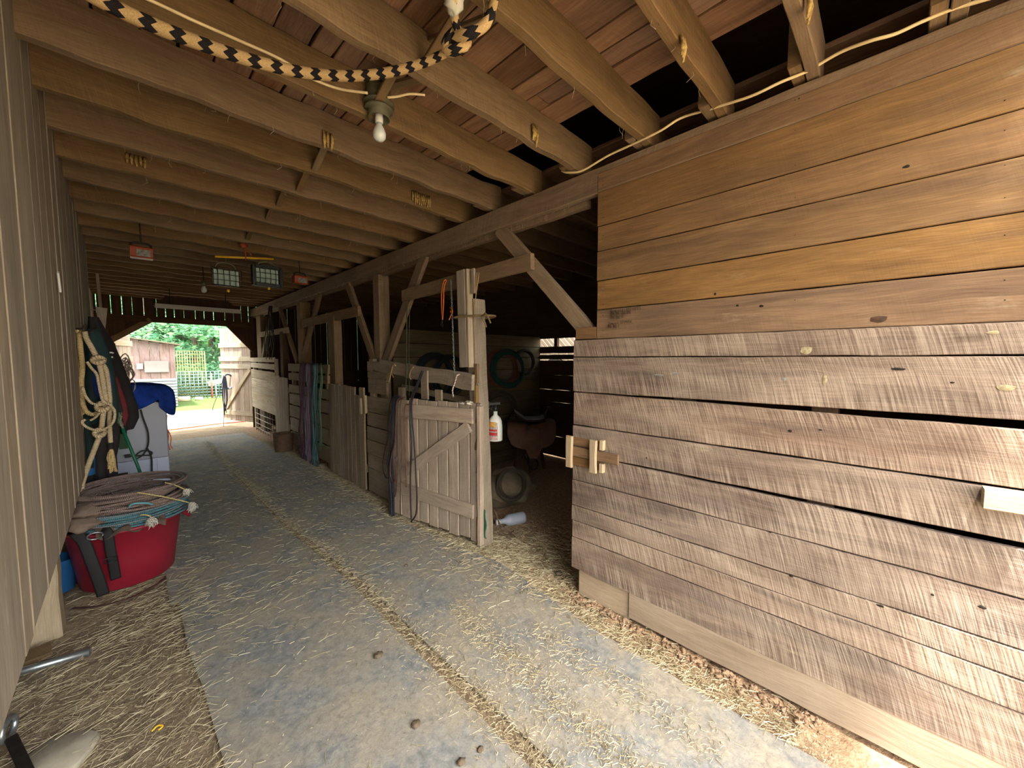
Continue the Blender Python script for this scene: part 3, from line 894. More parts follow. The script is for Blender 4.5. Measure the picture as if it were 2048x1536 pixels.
tag(b.build('ink_writing', 'ink'), 'handwritten dates and tally strokes in ink on the lowest brown board', 'writing')

# ================================================================== HANGING TACK ON THE STALL SIDE
def pxs(pts, x, o_=(0, 0), sc=1.0):
    return [PX(o_[0]+p[0]/sc, o_[1]+p[1]/sc, x+(p[2] if len(p) > 2 else 0)) for p in pts]
C7 = ((580, 700), 5.121)
M['leather_black'] = plain('leather_black', '#24242c', .5, 0, .15, 30)
M['leather_navy'] = plain('leather_navy', '#2f3346', .55, 0, .15, 30)
M['leather_brown'] = plain('leather_brown', '#5d463e', .5, 0, .2, 30)
M['leather_tan'] = plain('leather_tan', '#7d5c49', .5, 0, .2, 30)
GRN = 'leather reins hanging beside the Z braced gate'
reins = [
 ('black', [(1100, 475), (1040, 500), (1005, 700), (1000, 900), (965, 1050), (950, 1210), (985, 1310), (1020, 1290)], .005, 'thin black rein curving out farthest to the left of the gate'),
 ('black', [(1110, 470), (1050, 520), (1030, 800), (1040, 1000), (1015, 1200), (1020, 1536), (1022, 1760)], .008, 'thick black rein hanging straight down left of the gate to near the floor'),
 ('navy', [(1120, 475), (1065, 540), (1050, 800), (1030, 1000), (1000, 1150), (1030, 1400), (1045, 1720)], .009, 'navy rein second from the left of the gate, reaching near the floor'),
 ('navy', [(1125, 480), (1080, 560), (1070, 850), (1050, 1100), (1060, 1400), (1065, 1700)], .008, 'navy rein lying against the gate edge'),
 ('brown', [(1150, 480), (1100, 520), (1085, 700), (1075, 950), (1040, 1090), (1025, 1250), (1050, 1340), (1085, 1330), (1085, 1150)], .008, 'brown rein ending in a loop left of the gate'),
 ('brown', [(1160, 485), (1130, 560), (1125, 900), (1135, 1200), (1130, 1540), (1130, 1680)], .006, 'thin brown rein hanging over the left gate plank'),
 ('tan', [(1215, 560), (1180, 580), (1172, 800), (1185, 1100), (1190, 1400)], .008, 'short tan strap hanging from the upper gate rail'),
 ('brown', [(1170, 485), (1105, 540), (1095, 800), (1100, 1100), (1090, 1400), (1075, 1500)], .007, 'brown rein between the looped rein and the thin rein'),
 ('black', [(1352, 215), (1300, 350), (1240, 500), (1230, 700), (1245, 1000), (1232, 1300), (1235, 1560), (1240, 1720)], .008, 'long black strap running from the upper rail down the gate on the left'),
 ('black', [(1362, 220), (1310, 360), (1250, 520), (1250, 700), (1275, 1000), (1290, 1300), (1300, 1520), (1290, 1680), (1240, 1760)], .008, 'long black strap beside it, curling at the foot of the gate'),
]
for (mt, pts, r, lab) in reins:
    t = thing('leather_rein', lab, 'rein', pxs(pts, 1.83, *C7)[0], GRN)
    b = MB(); b.tube(spl(pxs(pts, 1.835+U(-.015, .015), *C7), 5), r, 6)
    b.build('strap', 'leather_'+mt, t)
b = MB()
cc = PX(792, 917, 1.82)
b.tube([cc+Vector((0, .02*_c(a), .02*_s(a))) for a in [2*math.pi*k/16 for k in range(17)]], .003, 6)
b.build('bit_ring', 'steel')
tag(bpy.data.objects['bit_ring'], 'small steel ring hanging on the brown looped rein', 'ring')

# cords over the upper rail
M['cord_tan'] = ropemat('cord_tan', '#b79d6e', '#7c6641', 60)
M['cord_green'] = ropemat('cord_green', '#4d5240', '#2f332a', 60)
M['cord_redwhite'] = ropemat('cord_redwhite', '#d8cfc0', '#7a3d35', 22, 0.1)
cords = [('cord_tan', [(985, 325), (1015, 330), (1035, 230), (1060, 150), (1080, 160)], .009, 'pale tan cord bight hooked over the left of the upper rail'),
         ('cord_tan', [(1035, 230), (1060, 280)], .006, 'short tan cord end beside the bight on the upper rail'),
         ('cord_tan', [(1265, 175), (1235, 210), (1225, 270), (1240, 300)], .006, 'short tan cord looped on the upper rail left of the slat'),
         ('cord_green', [(1198, -440), (1195, 0), (1190, 250), (1188, 460)], .006, 'dark green cord hanging from the header to the gate'),
         ('cord_green', [(1225, -420), (1218, 0), (1222, 250), (1222, 470)], .004, 'thin green cord hanging just right of the dark green one')]
for (mt, pts, r, lab) in cords:
    b = MB(); b.tube(spl(pxs(pts, 2.00, *C7), 5), r, 6)
    tag(b.build('thin_rope', mt), lab, 'cord', 'cords on the stall rails')
b = MB(); b.tube(spl([PX(922, 749, 2.03), PX(914, 751, 2.005), PX(910, 765, 2.0), PX(905, 780, 2.0), PX(907, 794, 1.99)], 6), .006, 6)
tag(b.build('thin_rope', 'cord_redwhite'), 'red and white cord looped over the right of the upper rail', 'cord', 'cords on the stall rails')

# orange strap with snap, and the chain, from the header board
M['orange'] = plain('orange_nylon', '#c96a2e', .7, 0, .15, 30)
t = thing('orange_strap', 'orange nylon strap with a snap hanging from the header board', 'strap', PX(890, 570, 2.05))
b = MB(); b.tube(spl([PX(893, 560, 2.06), PX(888, 562, 2.04), PX(884, 580, 2.035), PX(883, 610, 2.035), PX(885, 640, 2.035)], 6), .006, 6)
b.tube(spl([PX(893, 561, 2.06), PX(888, 575, 2.032), PX(887, 610, 2.03), PX(885, 640, 2.03)], 6), .005, 6)
b.build('webbing', 'orange', t)
b = MB(); c0 = PX(884, 650, 2.035); b.tube([c0+Vector((0, .014*_c(a), .018*_s(a))) for a in [2*math.pi*k/12 for k in range(13)]], .0035, 6)
b.lathe([(.006, 0), (.008, .01), (.006, .03)], c0+Vector((0, 0, .015)), 8)
b.build('snap', 'iron', t)
b = MB()
n_ = 46
ca, cb = PX(902, 562, 2.045), PX(909, 748, 2.02)
for k in range(n_):
    c0 = ca.lerp(cb, k/(n_-1)); a2 = Vector((0, 1, 0)) if k % 2 else Vector((1, 0, 0))
    b.tube([c0+a2*(.006*_c(a))+Vector((0, 0, .013*_s(a))) for a in [2*math.pi*q/8 for q in range(9)]], .0022, 5)
tag(b.build('chain', 'steel'), 'long dark steel chain hanging from the header board to the upper rail', 'chain')
b = MB(); b.tube(spl([PX(900, 615, 2.03), PX(905, 622, 2.01), PX(902, 630, 2.02), PX(898, 640, 2.01)], 5), .005, 6); b.blob(PX(903, 623, 2.02), (.012, .016, .014))
tag(b.build('twine_knot', 'orange'), 'bit of frayed orange twine knotted on the chain', 'twine')
b = MB(); b.board(PX(926, 575, 2.14), PX(924, 735, 2.12), (0, 1, 0), .05, .02, w2=.05)
tag(b.build('grey_plank', 'stall'), 'thin grey slat hanging behind the sawn board', 'board')

# coloured lead ropes
GL = 'coloured braided lead ropes on the slatted wall'
cols = [('#6d5568', 'dark plum'), ('#7d5c68', 'wine red'), ('#5d5670', 'dark violet'), ('#9a90b5', 'lavender'), ('#a48a9e', 'mauve'), ('#55546c', 'deep indigo'), ('#5f8f92', 'teal'), ('#7fa9b5', 'sky blue'), ('#50787a', 'dark teal'), ('#6f9478', 'green')]
xsr = [105, 128, 148, 172, 195, 215, 240, 258, 272, 312]
ends = [1010, 1060, 1130, 1040, 1100, 1150, 1060, 1110, 1160, 960]
for i, ((hc, nm), x0, ye) in enumerate(zip(cols, xsr, ends)):
    mt = ropemat('lead_rope_'+nm.replace(' ', '_'), hc, '#%02x%02x%02x' % tuple(int(int(hc[k:k+2], 16)*.6) for k in (1, 3, 5)), 40)
    order = ('leftmost of the row', 'second from the left', 'third from the left', 'fourth from the left', 'in the middle of the row', 'right of the mauve one', 'seventh from the left', 'right of the teal one', 'next to the green one', 'rightmost and apart from the others')[i]
    t = thing('lead_rope', '%s braided lead rope hanging on the slatted wall, %s' % (nm, order), 'lead rope', PX(580+x0/5.12, 729, 1.97), GL)
    for s2 in (0, 1):
        ph = U(0, 9)
        pts = [(x0+s2*9+5, 140, .05), (x0+s2*9, 165, -.02)]
        for k in range(1, 9): 
            yy = 165+(ye-165)*k/8
            pts.append((x0+s2*11+9*math.sin(ph+k*1.1)-10*(k/8), yy, -.02+.01*math.sin(ph+k)))
        b = MB(); b.tube(spl(pxs(pts, 1.965, *C7), 4), .0075, 7)
        b.build('braid', mt, t)
    b = MB()
    for k in range(9):
        xe = x0+U(-14, 22); b.tube(spl(pxs([(x0+U(-6, 12), ye-U(0, 160), -.03), (x0+U(-16, 24), ye+10, -.045), (xe+U(-8, 8), ye+U(30, 90), -.03)], 1.965, *C7), 4), .0035, 5)
    b.build('tassel', mt, t)
b = MB(); b.tube(spl(pxs([(390, 190), (385, 260), (388, 330), (382, 400)], 1.98, *C7), 4), .006, 6)
tag(b.build('thin_rope', 'cord_tan'), 'short tan cord hanging right of the green lead rope', 'cord', 'cords on the stall rails')

M['rust'] = plain('rusty_steel', '#5c5149', .7, .3, .2, 14, col2='#7a5c47')
t = thing('feed_bucket', 'dull rusty round bucket on the ground by the small plank gate', 'bucket', (1.93, 7.42, 0))
b = MB(); b.lathe([(.0, .0), (.135, 0), (.14, .02), (.155, .30), (.162, .31), (.155, .315), (.145, .30), (.13, .03), (0, .025)], (1.88, 7.42, .012), 28, jit=.03)
b.build('body', 'rust', t)
b = MB(); b.tube(spl([(1.88, 7.27, .30), (1.76, 7.32, .28), (1.74, 7.42, .26), (1.76, 7.52, .28), (1.88, 7.57, .30)], 5), .004, 6)
b.build('handle', 'iron', t)

# bridle bundle at the far end of the row
b = MB()
for k in range(9):
    x0 = 540+U(-8, 8)
    b.tube(spl([PX(541+U(-4, 4), 612, 2.02), PX(x0, 650, 1.99), PX(x0+U(-6, 6), 680, 1.98), PX(x0+U(-8, 8), 705+U(-15, 15), 1.99)], 5), .007, 6)
tag(b.build('bridle_bundle', 'leather_black'), 'tangle of dark bridles hanging from the far header board', 'bridle')
#PART3

# ================================================================== TACK ROOM
def coil(name, c, rad, n_, nrm, rr, mat, label, group=None, loops=None, spread=.03, cat='rope coil', sq=1.0):
    t = thing(name, label, cat, c, group)
    c = Vector(c); nrm = Vector(nrm).normalized()
    a1 = nrm.cross(Vector((0, 0, 1)));
    if a1.length < .01: a1 = Vector((1, 0, 0))
    a1.normalize(); a2 = a1.cross(nrm).normalized()
    b = MB()
    for k in range(n_):
        r_ = rad*(1-U(0, .16)); dc = a1*U(-.03, .03)*rad*3+a2*U(-.03, .03)*rad*3+nrm*U(-spread, spread)
        ph = U(0, 6); am = U(.01, .04)
        pts = []
        for q in range(33):
            a = 2*math.pi*q/32
            r2 = r_*(1+am*math.sin(2*a+ph))
            pts.append(c+dc+a1*r2*_c(a)+a2*r2*_s(a)*sq+nrm*(.4*spread*math.sin(a+ph)))
        b.tube(pts, rr, 6, cap=False)
    b.build('loops', mat, t)
    return t, a1, a2
GC = 'rope coils hung on the tack room partition'
M['hose_green'] = ropemat('rope_green', '#284c46', '#182f2c', 70)
M['rope_rust'] = ropemat('rope_rust', '#7c4a3a', '#4a2d24', 70)
M['rope_dark'] = ropemat('rope_dark', '#4b463c', '#2a2823', 70)
M['rope_navy'] = ropemat('rope_navy', '#2c3438', '#1b2124', 70)
coil('rope_coil', PY(1003, 738, 4.12), .27, 8, (-.3, -1, .1), .009, 'rope_rust', 'rusty red lariat coil hung behind the green one in the dark tack room', GC)
coil('rope_coil', PY(1018, 738, 4.02), .27, 10, (-.35, -1, .1), .009, 'hose_green', 'dark green lariat coil hung in front of the red one in the tack room', GC)
coil('rope_coil', PY(1000, 822, 3.95), .27, 12, (-.2, -1, 0), .009, 'rope_dark', 'grey lariat coil hanging below the green one, behind the spray bottle', GC)
coil('rope_coil', PY(1110, 745, 4.12), .25, 9, (-.2, -1, 0), .009, 'rope_dark', 'dim lariat coil farthest right on the tack room partition', GC)
coil('rope_coil', PY(1050, 725, 4.15), .20, 6, (-.2, -1, 0), .012, 'rope_dark', 'small dark coil between the green one and the dim one', GC)
coil('rope_coil', PY(870, 755, 4.13), .30, 12, (.1, -1, 0), .009, 'rope_navy', 'large dark blue coil seen between the header and upper rail', GC)
coil('rope_coil', PY(900, 752, 4.05), .26, 10, (.1, -1, 0), .009, 'rope_navy', 'dark blue coil overlapping the large one behind the chain', GC)
M['saddle'] = plain('saddle_leather', '#6b4a36', .55, 0, .2, 10)
M['saddle_dark'] = plain('saddle_leather_dark', '#3c2c24', .5, 0, .2, 10)
M['canvas'] = plain('canvas_tan', '#6f6250', .9, 0, .15, 14)
def saddle(c, rz, mat, label, sc=1.0):
    t = thing('saddle', label, 'saddle', c, 'saddles in the tack room', rz, local=True)
    def drape(hw, drop, l0, l1, lift=0.0):
        def f(u, v):
            a = (u-.5)*2
            y_ = l0+(l1-l0)*v
            edge = math.sqrt(max(0, 1-(2*v-1)**4))
            x_ = hw*math.sin(min(1, abs(a)*1.4)*math.pi/2)*(1 if a >= 0 else -1)
            z_ = -max(0, abs(a)-.35)/.65*drop*(.55+.45*edge)+lift-.05*(1-abs(2*v-1))
            return Vector((x_*sc, y_*sc, z_*sc))
        return f
    b = MB(); b.sheet(drape(.24, .34, -.34, .34), 22, 14, .012); b.build('skirt', mat, t)
    b = MB(); b.sheet(lambda u, v: Vector(((u-.5)*.30*(1-.25*abs(v-.4)), -.20+.44*v, .035+.16*max(0, v-.62)**1.1*2.2+.10*max(0, .22-v)+.03*(abs(u-.5)*2)**2*-1))*sc, 12, 16, .03); b.build('seat', 'saddle_dark', t)
    b = MB(); b.tube(spl([Vector((0, -.22, .05))*sc, Vector((0, -.24, .12))*sc, Vector((0, -.27, .17))*sc], 5), .018*sc, 10); b.blob(Vector((0, -.275, .18))*sc, (.035*sc, .04*sc, .015*sc), amp=.05); b.build('horn', 'saddle_dark', t)
    for sg in (-1, 1):
        b = MB(); b.sheet(lambda u, v: Vector((sg*(.255+.02*v), -.02+(u-.5)*(.10+.14*math.sin(math.pi*v)), -.08-.42*v))*sc, 6, 10, .008)
        fe = b.build('fender', mat, t)
        b = MB(); b.tube([Vector((sg*.275, -.02+.06*_c(a), -.58+.075*_s(a)))*sc for a in [math.pi*(1.5+2*k/16) for k in range(17)]], .012*sc, 6)
        b.build('stirrup', 'saddle_dark', t)
    return t
sc_ = PY(1045, 885, 3.7)
saddle((sc_.x+.15, 3.70, .72), math.radians(50), 'saddle', 'brown leather saddle on a stand in the dark tack room doorway')
b = MB()
for (dx, dy) in ((-.12, -.12), (.12, .12), (-.12, .12), (.12, -.12)):
    b.board((sc_.x+.15+dx*1.3, 3.7+dy*1.3, 0), (sc_.x+.15+dx*.5, 3.7+dy*.5, .66), (1, 0, 0), .04, .04)
b.board((sc_.x-.08, 3.52, .65), (sc_.x+.38, 3.88, .65), (0, 0, 1), .06, .06)
tag(b.build('saddle_stand', 'darkwood'), 'dark wooden stand under the brown saddle', 'stand')
c2 = PY(1020, 975, 2.9)
b = MB(); b.blob((c2.x+.05, 3.0, .17), (.34, .26, .20), 24, 14, .35, 2.5)
tag(b.build('canvas_bundle', 'canvas'), 'rumpled tan canvas bundle on the tack room floor under the saddle', 'bundle')
coil('rope_coil', (c2.x-.12, 2.74, .30), .16, 5, (-.5, -1, .3), .007, 'rope_dark', 'small loose coil leaning on the canvas bundle', None)

# spray bottle hung on the post, bottle on the ground
M['label_red'] = plain('label_red', '#b03038', .5, 0, .1, 60)
M['label_grey'] = plain('label_pattern', '#b9b4b0', .5, 0, .2, 120, col2='#6d5f5f')
M['label_yellow'] = plain('label_yellow', '#d3a95a', .5, 0, .15, 60, col2='#9c6c3c')
M['label_pink'] = plain('label_pink', '#c99aa0', .5, 0, .15, 60)
M['blackp'] = plain('black_plastic', '#1c1e20', .4, 0, .05)
bc = PX(991, 881, 2.25)
t = thing('spray_bottle', 'white trigger spray bottle with red and yellow label hung on the gate post', 'bottle', bc)
dirn = Vector((-.71, -.70, 0))
sd = Vector((.70, -.71, 0))
b = MB(); b.lathe([(0, 0), (.046, .001), (.05, .008), (.049, .10), (.046, .14), (.036, .165), (.018, .182), (.015, .185), (.014, .215)], bc, 24, sq=(1, 1)); b.build('body', 'white', t)
b = MB(); b.lathe([(.016, .212), (.017, .235), (.012, .24), (.011, .26)], bc, 14); b.board(bc+Vector((0, 0, .262))-sd*.045, bc+Vector((0, 0, .268))+sd*.035, (0, 0, 1), .022, .02, rough=0); b.tube([bc+Vector((0, 0, .25))-sd*.02, bc+Vector((0, 0, .22))-sd*.035, bc+Vector((0, 0, .205))-sd*.03], .004, 6); b.build('trigger', 'blackp', t)
def lab(z0, z1, a0, a1, mat, nm, rad=.0506):
    b = MB()
    b.sheet(lambda u, v: bc+Vector((0, 0, z0+(z1-z0)*v))+(dirn*_c(a0+(a1-a0)*u)+sd*_s(a0+(a1-a0)*u))*(rad if z0+(z1-z0)*v < .1 else rad-.028*(z0+(z1-z0)*v-.1)/.04*.11), 10, 6, .0006)
    b.build(nm, mat, t)
lab(.012, .135, -1.3, .35, 'label_grey', 'label', .0502)
lab(.105, .14, -1.1, .1, 'label_yellow', 'label_crest', .0512)
lab(.075, .088, -1.2, .3, 'label_red', 'label_band', .0512)
lab(.045, .066, -1.2, .3, 'label_red', 'label_band', .0512)
lab(.018, .036, -1.0, .2, 'label_pink', 'label_patch', .0512)
b = MB(); b.tube(spl([bc+Vector((0, 0, .2)), bc+Vector((-.03, .04, .24)), Vector((2.19, 2.49, bc.z+.26))], 5), .003, 5); b.build('hanger', 'iron', t)
t.scale = (1.22, 1.22, 1.22)
M['bottle_blue'] = plain('bottle_pale_blue', '#aab3c2', .35, 0, .08)
b1, b2 = PZ(998, 1044, .05), PZ(1038, 1036, .05)
t = thing('jug', 'pale blue white plastic bottle lying on its side on the straw in the doorway', 'bottle', b1)
ax_ = (b2-b1).normalized()
b = MB(); b.lathe([(0, .0), (.022, 0), (.024, .05), (.035, .07), (.052, .09), (.055, .12), (.055, .25), (.05, .27), (0, .275)], b1, 20, ax=ax_); b.build('body', 'bottle_blue', t)
b = MB(); b.lathe([(0, -.03), (.026, -.03), (.026, .012), (0, .012)], b1, 16, ax=ax_); b.build('cap', 'white', t)
b = MB(); b.tube(spl([(2.25, 2.42, .26), (2.27, 2.40, .12), (2.33, 2.38, .035), (2.45, 2.40, .03)], 6), .005, 6)
b.tube(spl([(2.24, 2.44, .28), (2.25, 2.36, .15), (2.36, 2.30, .035), (2.40, 2.42, .03)], 6), .005, 6)
tag(b.build('loose_twine', 'leather_brown'), 'thin brown cord hanging from the post down to the lying bottle', 'cord')

# ================================================================== LEFT SIDE: post, tub, ropes, garments, cabinet
b = MB(); b.board((-.425, 3.41, 0), (-.425, 3.44, 1.2), (1, 0, 0), .21, .17, w2=.20, rough=.003, ch=.008)
tag(b.build('pale_post', 'pale'), 'pale stone coloured post below the left siding in front of the red tub', 'post')
b = MB(); b.board((-.60, 3.17, .015), (-.35, 3.20, .02), (0, 1, 0), .13, .025, rough=.003)
tag(b.build('footing_board', 'joist'), 'small brown board lying at the foot of the pale post', 'board')
M['tub'] = plain('red_rubber', '#851c2e', .42, 0, .07, 8, spec=.4)
TC = Vector((-.04, 3.95, .012))
t = thing('red_tub', 'round red rubber tub on the ground against the left wall', 'tub', TC)
b = MB(); b.lathe([(0, 0), (.235, 0), (.25, .012), (.275, .20), (.305, .41), (.322, .418), (.325, .432), (.312, .44), (.298, .425), (.265, .20), (.24, .03), (0, .025)], TC, 48); b.build('body', 'tub', t)
for sg in (-1, 1):
    b = MB(); b.tube(spl([TC+Vector((sg*.31, -.07, .40)), TC+Vector((sg*.345, -.05, .36)), TC+Vector((sg*.35, .0, .34)), TC+Vector((sg*.345, .05, .36)), TC+Vector((sg*.31, .07, .40))], 5), .012, 8); b.build('handle', 'tub', t)
M['lariat_brown'] = ropemat('lariat_brown', '#8d7c78', '#66574f', 60, .5)
M['lariat_teal'] = ropemat('lariat_teal', '#5a8490', '#40606a', 60, .5)
M['lariat_grey'] = ropemat('lariat_grey', '#7f8a90', '#56636b', 60, .4)
def lariat(c, rad, n_, z0, z1, mat, label, rr=.0065, sd_=0):
    t = thing('lariat', label, 'rope coil', (c[0], c[1], z0), 'coiled lariats on the red tub')
    b = MB(); pts = []
    for k in range(n_):
        f = k/(n_-1)
        r_ = rad*(1-.24*R()); dx, dy = U(-.025, .025), U(-.025, .025); tl = U(-.09, .09); tp = U(0, 6)
        loop = [Vector((c[0]+dx+r_*_c(a)*1.03, c[1]+dy+r_*_s(a)*.97, z0+(z1-z0)*f+tl*r_*math.sin(a+tp))) for a in [2*math.pi*q/40 for q in range(41)]]
        b.tube(loop, rr, 6, cap=False)
    b.build('loops', mat, t)
    return t
lariat((-.01, 3.93), .30, 15, .455, .53, 'lariat_teal', 'teal and grey coiled lariat at the bottom of the stack on the tub', .008)
lt2 = lariat((.0, 3.94), .305, 10, .50, .55, 'lariat_grey', 'grey coiled lariat in the middle of the stack on the tub', .006)
lt1 = lariat((-.01, 3.96), .30, 19, .55, .68, 'lariat_brown', 'thick brown coiled lariat on top of the stack on the tub', .0092)
M['honda'] = plain('honda', '#5f98a5', .5, 0, .1)
b = MB(); b.tube(spl([PY(258, 1015, 3.63), PY(265, 1008, 3.61), PY(290, 1006, 3.62), PY(305, 1009, 3.64)], 5), .007, 6); b.build('honda_eye', 'honda', lt2)
M['cord_white'] = ropemat('cord_white', '#e6e2da', '#a8a49c', 40, .25)
M['cord_yellow'] = ropemat('cord_yellow', '#cfc48a', '#968a55', 60, .25)
def tuft(p, q, dirn_, label, ln=.06):
    t = thing('tassel_cord', label, 'tassel', p, 'white frayed rope tassels on the lariats')
    b = MB(); b.tube(spl([p, (Vector(p)+Vector(q))/2+Vector((0, 0, .006)), q], 6), .0045, 6); b.build('cord', 'cord_yellow', t)
    b = MB()
    for k in range(46):
        d = (Vector(dirn_)+Vector((U(-.6, .6), U(-.6, .6), U(-.5, .5)))).normalized()
        e1 = Vector(q)+d*ln*U(.5, .8); e2 = e1+Vector((U(-.02, .02), U(-.02, .02), -ln*U(.3, .7)))
        b.tube(spl([q, e1, e2], 3), .0014, 4)
    b.build('tassel', 'cord_white', t)
tuft(PY(275, 985, 3.66), PY(378, 1005, 3.72), (.5, -.2, -.7), 'longest yellow cord with white tassel reaching out over the tub side', .06)
tuft(PY(330, 965, 3.72), PY(368, 978, 3.80), (.5, -.1, -.6), 'white tassel at the right rim of the brown lariat', .045)
tuft(PY(280, 1030, 3.62), PY(302, 1033, 3.60), (.1, -.4, -.8), 'white tassel hanging over the front rim of the red tub', .06)
# cinches and straps spilling over the rim
M['canvas_brown'] = plain('canvas_brown', '#77675c', .95, 0, .15, 20, bump=.3)
M['canvas_dark'] = plain('canvas_dark_brown', '#574a42', .95, 0, .15, 20, bump=.3)
b = MB()
b.blob(PY(172, 1022, 3.80), (.10, .13, .055), 20, 12, .5, 2.5); b.blob(PY(170, 1045, 3.72), (.09, .10, .05), 20, 12, .5, 2.5)
tag(b.build('rolled_cinch', 'canvas_brown'), 'rumpled grey brown cloth cinch bulging over the left of the tub rim', 'cinch')
b = MB()
b.sheet(lambda u, v: Vector((-.18+.34*u, 3.70-.06*v-.02*math.sin(u*6), .47-.045*v*v+.018*math.sin(u*14+v*3)+.01*math.sin(v*9))), 26, 8, .02)
tag(b.build('folded_cinch', 'canvas_dark'), 'dark brown folded cinch under the lariats along the front rim', 'cinch')
def fstrap(name, pts, hw, mat, label, nrm=(0, -1, 0.1)):
    b = MB(); b.tube(spl(pts, 6), hw, 8, flat=nrm)
    return tag(b.build(name, mat), label, 'strap', 'black straps hanging over the red tub')
yf = 3.64
fstrap('cinch_strap', [PY(150, 1065, 3.66), PY(168, 1085, 3.63), PY(182, 1120, 3.60), PY(197, 1160, 3.60), PY(207, 1190, 3.61)], .030, 'black', 'wide black strap twisting down across the tub to the ground at left')
t = thing('buckle_strap', 'shorter dark strap with buckle hanging down the front of the red tub', 'strap', PY(215, 1062, 3.62), 'black straps hanging over the red tub')
b = MB(); b.tube(spl([PY(205, 1058, 3.66), PY(215, 1066, 3.625), PY(221, 1100, 3.62), PY(227, 1130, 3.63), PY(232, 1158, 3.645)], 6), .026, 8, flat=(0, -1, .1)); b.build('webbing', 'black', t)
b = MB(); p0 = PY(222, 1120, 3.61)
b.tube([p0+Vector((x_, -.004, z_)) for x_, z_ in ((-.032, -.012), (.032, -.012), (.032, .016), (-.032, .016), (-.032, -.012))], .0035, 6); b.build('buckle', 'iron', t)
b = MB(); p0 = PY(190, 1072, 3.61)
b.tube([p0+Vector((.035*_c(a), -.01*_s(a), .025*_s(a))) for a in [2*math.pi*k/16 for k in range(17)]], .005, 6)
tag(b.build('cinch_ring', 'steel'), 'round steel cinch ring at the left of the tub rim', 'ring')
b = MB(); b.tube(spl([(-.30, 3.63, .02), (-.2, 3.55, .02), (-.06, 3.52, .018), (.06, 3.58, .018), (.14, 3.66, .02)], 6), .012, 6, flat=(0, 0, 1))
tag(b.build('ground_strap', 'leather_brown'), 'dark strap curling on the straw in front of the tub', 'strap')
M['blueb'] = plain('blue_plastic', '#2f6fb0', .45, 0, .08)
b = MB(); b.lathe([(0, 0), (.09, 0), (.11, .22), (.115, .225), (.10, .22), (.08, .02), (0, .02)], (-.40, 4.02, .01), 24)
tag(b.build('blue_pail', 'blueb'), 'blue plastic pail mostly hidden behind the pale post', 'pail')

# hanging white ropes at the siding
C6 = ((120, 640), 4.8)
M['cotton'] = ropemat('cotton_rope', '#cbbb9d', '#8f7f63', 55, .35)
M['cotton2'] = ropemat('cotton_rope_yellow', '#c6b184', '#8a774e', 55, .3)
def pys(pts, y, o_=C6):
    return [PY(o_[0][0]+p[0]/o_[1], o_[0][1]+p[1]/o_[1], y+(p[2] if len(p) > 2 else 0)) for p in pts]
t = thing('cotton_rope', 'thick pale cotton rope in long loops on the left siding', 'rope', pys([(150, 120)], 3.98)[0], 'cotton ropes hung on the left siding')
b = MB()
b.tube(spl(pys([(195, 140), (165, 110), (130, 130), (122, 300), (135, 480), (165, 700), (195, 1000), (190, 1300), (185, 1540), (188, 1650)], 3.98), 6), .014, 9)
b.tube(spl(pys([(150, 130), (140, 420), (128, 700), (150, 900), (175, 1100)], 4.03), 6), .011, 9)
b.tube(spl(pys([(185, 125), (200, 300), (215, 450), (205, 600), (215, 780), (255, 880), (330, 905), (400, 850), (425, 815)], 3.96), 6), .014, 9)
b.tube(spl(pys([(170, 120), (185, 350), (190, 520), (200, 700), (205, 860), (240, 900)], 3.99), 6), .012, 9)
b.build('rope', 'cotton2', t)
t = thing('knotted_rope', 'thick white knotted rope hanging to the right of the pale looped rope', 'rope', pys([(250, 150)], 3.95)[0], 'cotton ropes hung on the left siding')
b = MB()
b.tube(spl(pys([(235, 110), (255, 180), (300, 260), (365, 390), (400, 520), (425, 690), (440, 780), (415, 900), (395, 1050), (372, 1130), (335, 1230), (270, 1400), (215, 1560), (205, 1620)], 3.92), 6), .015, 9)
b.tube(spl(pys([(380, 400), (440, 470), (465, 620), (480, 800), (475, 1000), (487, 1185)], 3.94), 6), .013, 9)
b.build('rope', 'cotton', t)
for (px, py, sx, sz) in ((368, 385, .030, .026), (410, 830, .032, .034), (380, 1080, .026, .030)):
    b = MB()
    c0 = pys([(px, py)], 3.90)[0]
    for k in range(3):
        b.tube([c0+Vector((sx*_c(a), .012*math.sin(2*a+k)-.01, sz*_s(a)*(.5+.2*k))) for a in [2*math.pi*q/14 for q in range(15)]], .012, 7)
    b.build('knot', 'cotton', t)
b = MB()
b.tube(pys([(480, 1180), (487, 1250)], 3.93), .018, 10); b.build('tape', 'black', t)
b = MB()
for k in range(16):
    x0 = 490+U(-12, 12)
    b.tube(spl(pys([(x0, 1240), (x0+U(-25, 25), 1330), (500+U(-48, 48), 1440+U(-30, 30))], 3.92+U(-.01, .01)), 4), .006, 5)
b.build('frayed_end', 'cotton2', t)
t = thing('thin_white_rope', 'thinner white rope looping in a ring at the middle of the hanging ropes', 'rope', pys([(470, 800)], 3.86)[0], 'cotton ropes hung on the left siding')
b = MB()
b.tube(spl(pys([(258, 400), (300, 460), (350, 520), (372, 620), (395, 730), (420, 790), (480, 815), (525, 880), (510, 980), (440, 1040), (350, 1060), (260, 1030), (215, 990), (225, 960), (245, 968)], 3.87), 6), .008, 8)
b.tube(spl(pys([(215, 640), (245, 730), (300, 795), (365, 812), (400, 800)], 3.88), 6), .008, 8)
b.tube(spl(pys([(290, 965), (340, 935), (390, 880)], 3.90), 6), .007, 8)
b.build('rope', 'cotton', t)
b = MB()
b.tube([(-.245, 3.99, 1.80), (-.19, 3.97, 1.81), (-.17, 3.96, 1.84)], .006, 6); b.tube([(-.245, 4.10, 1.78), (-.15, 4.08, 1.79), (-.13, 4.08, 1.82)], .006, 6)
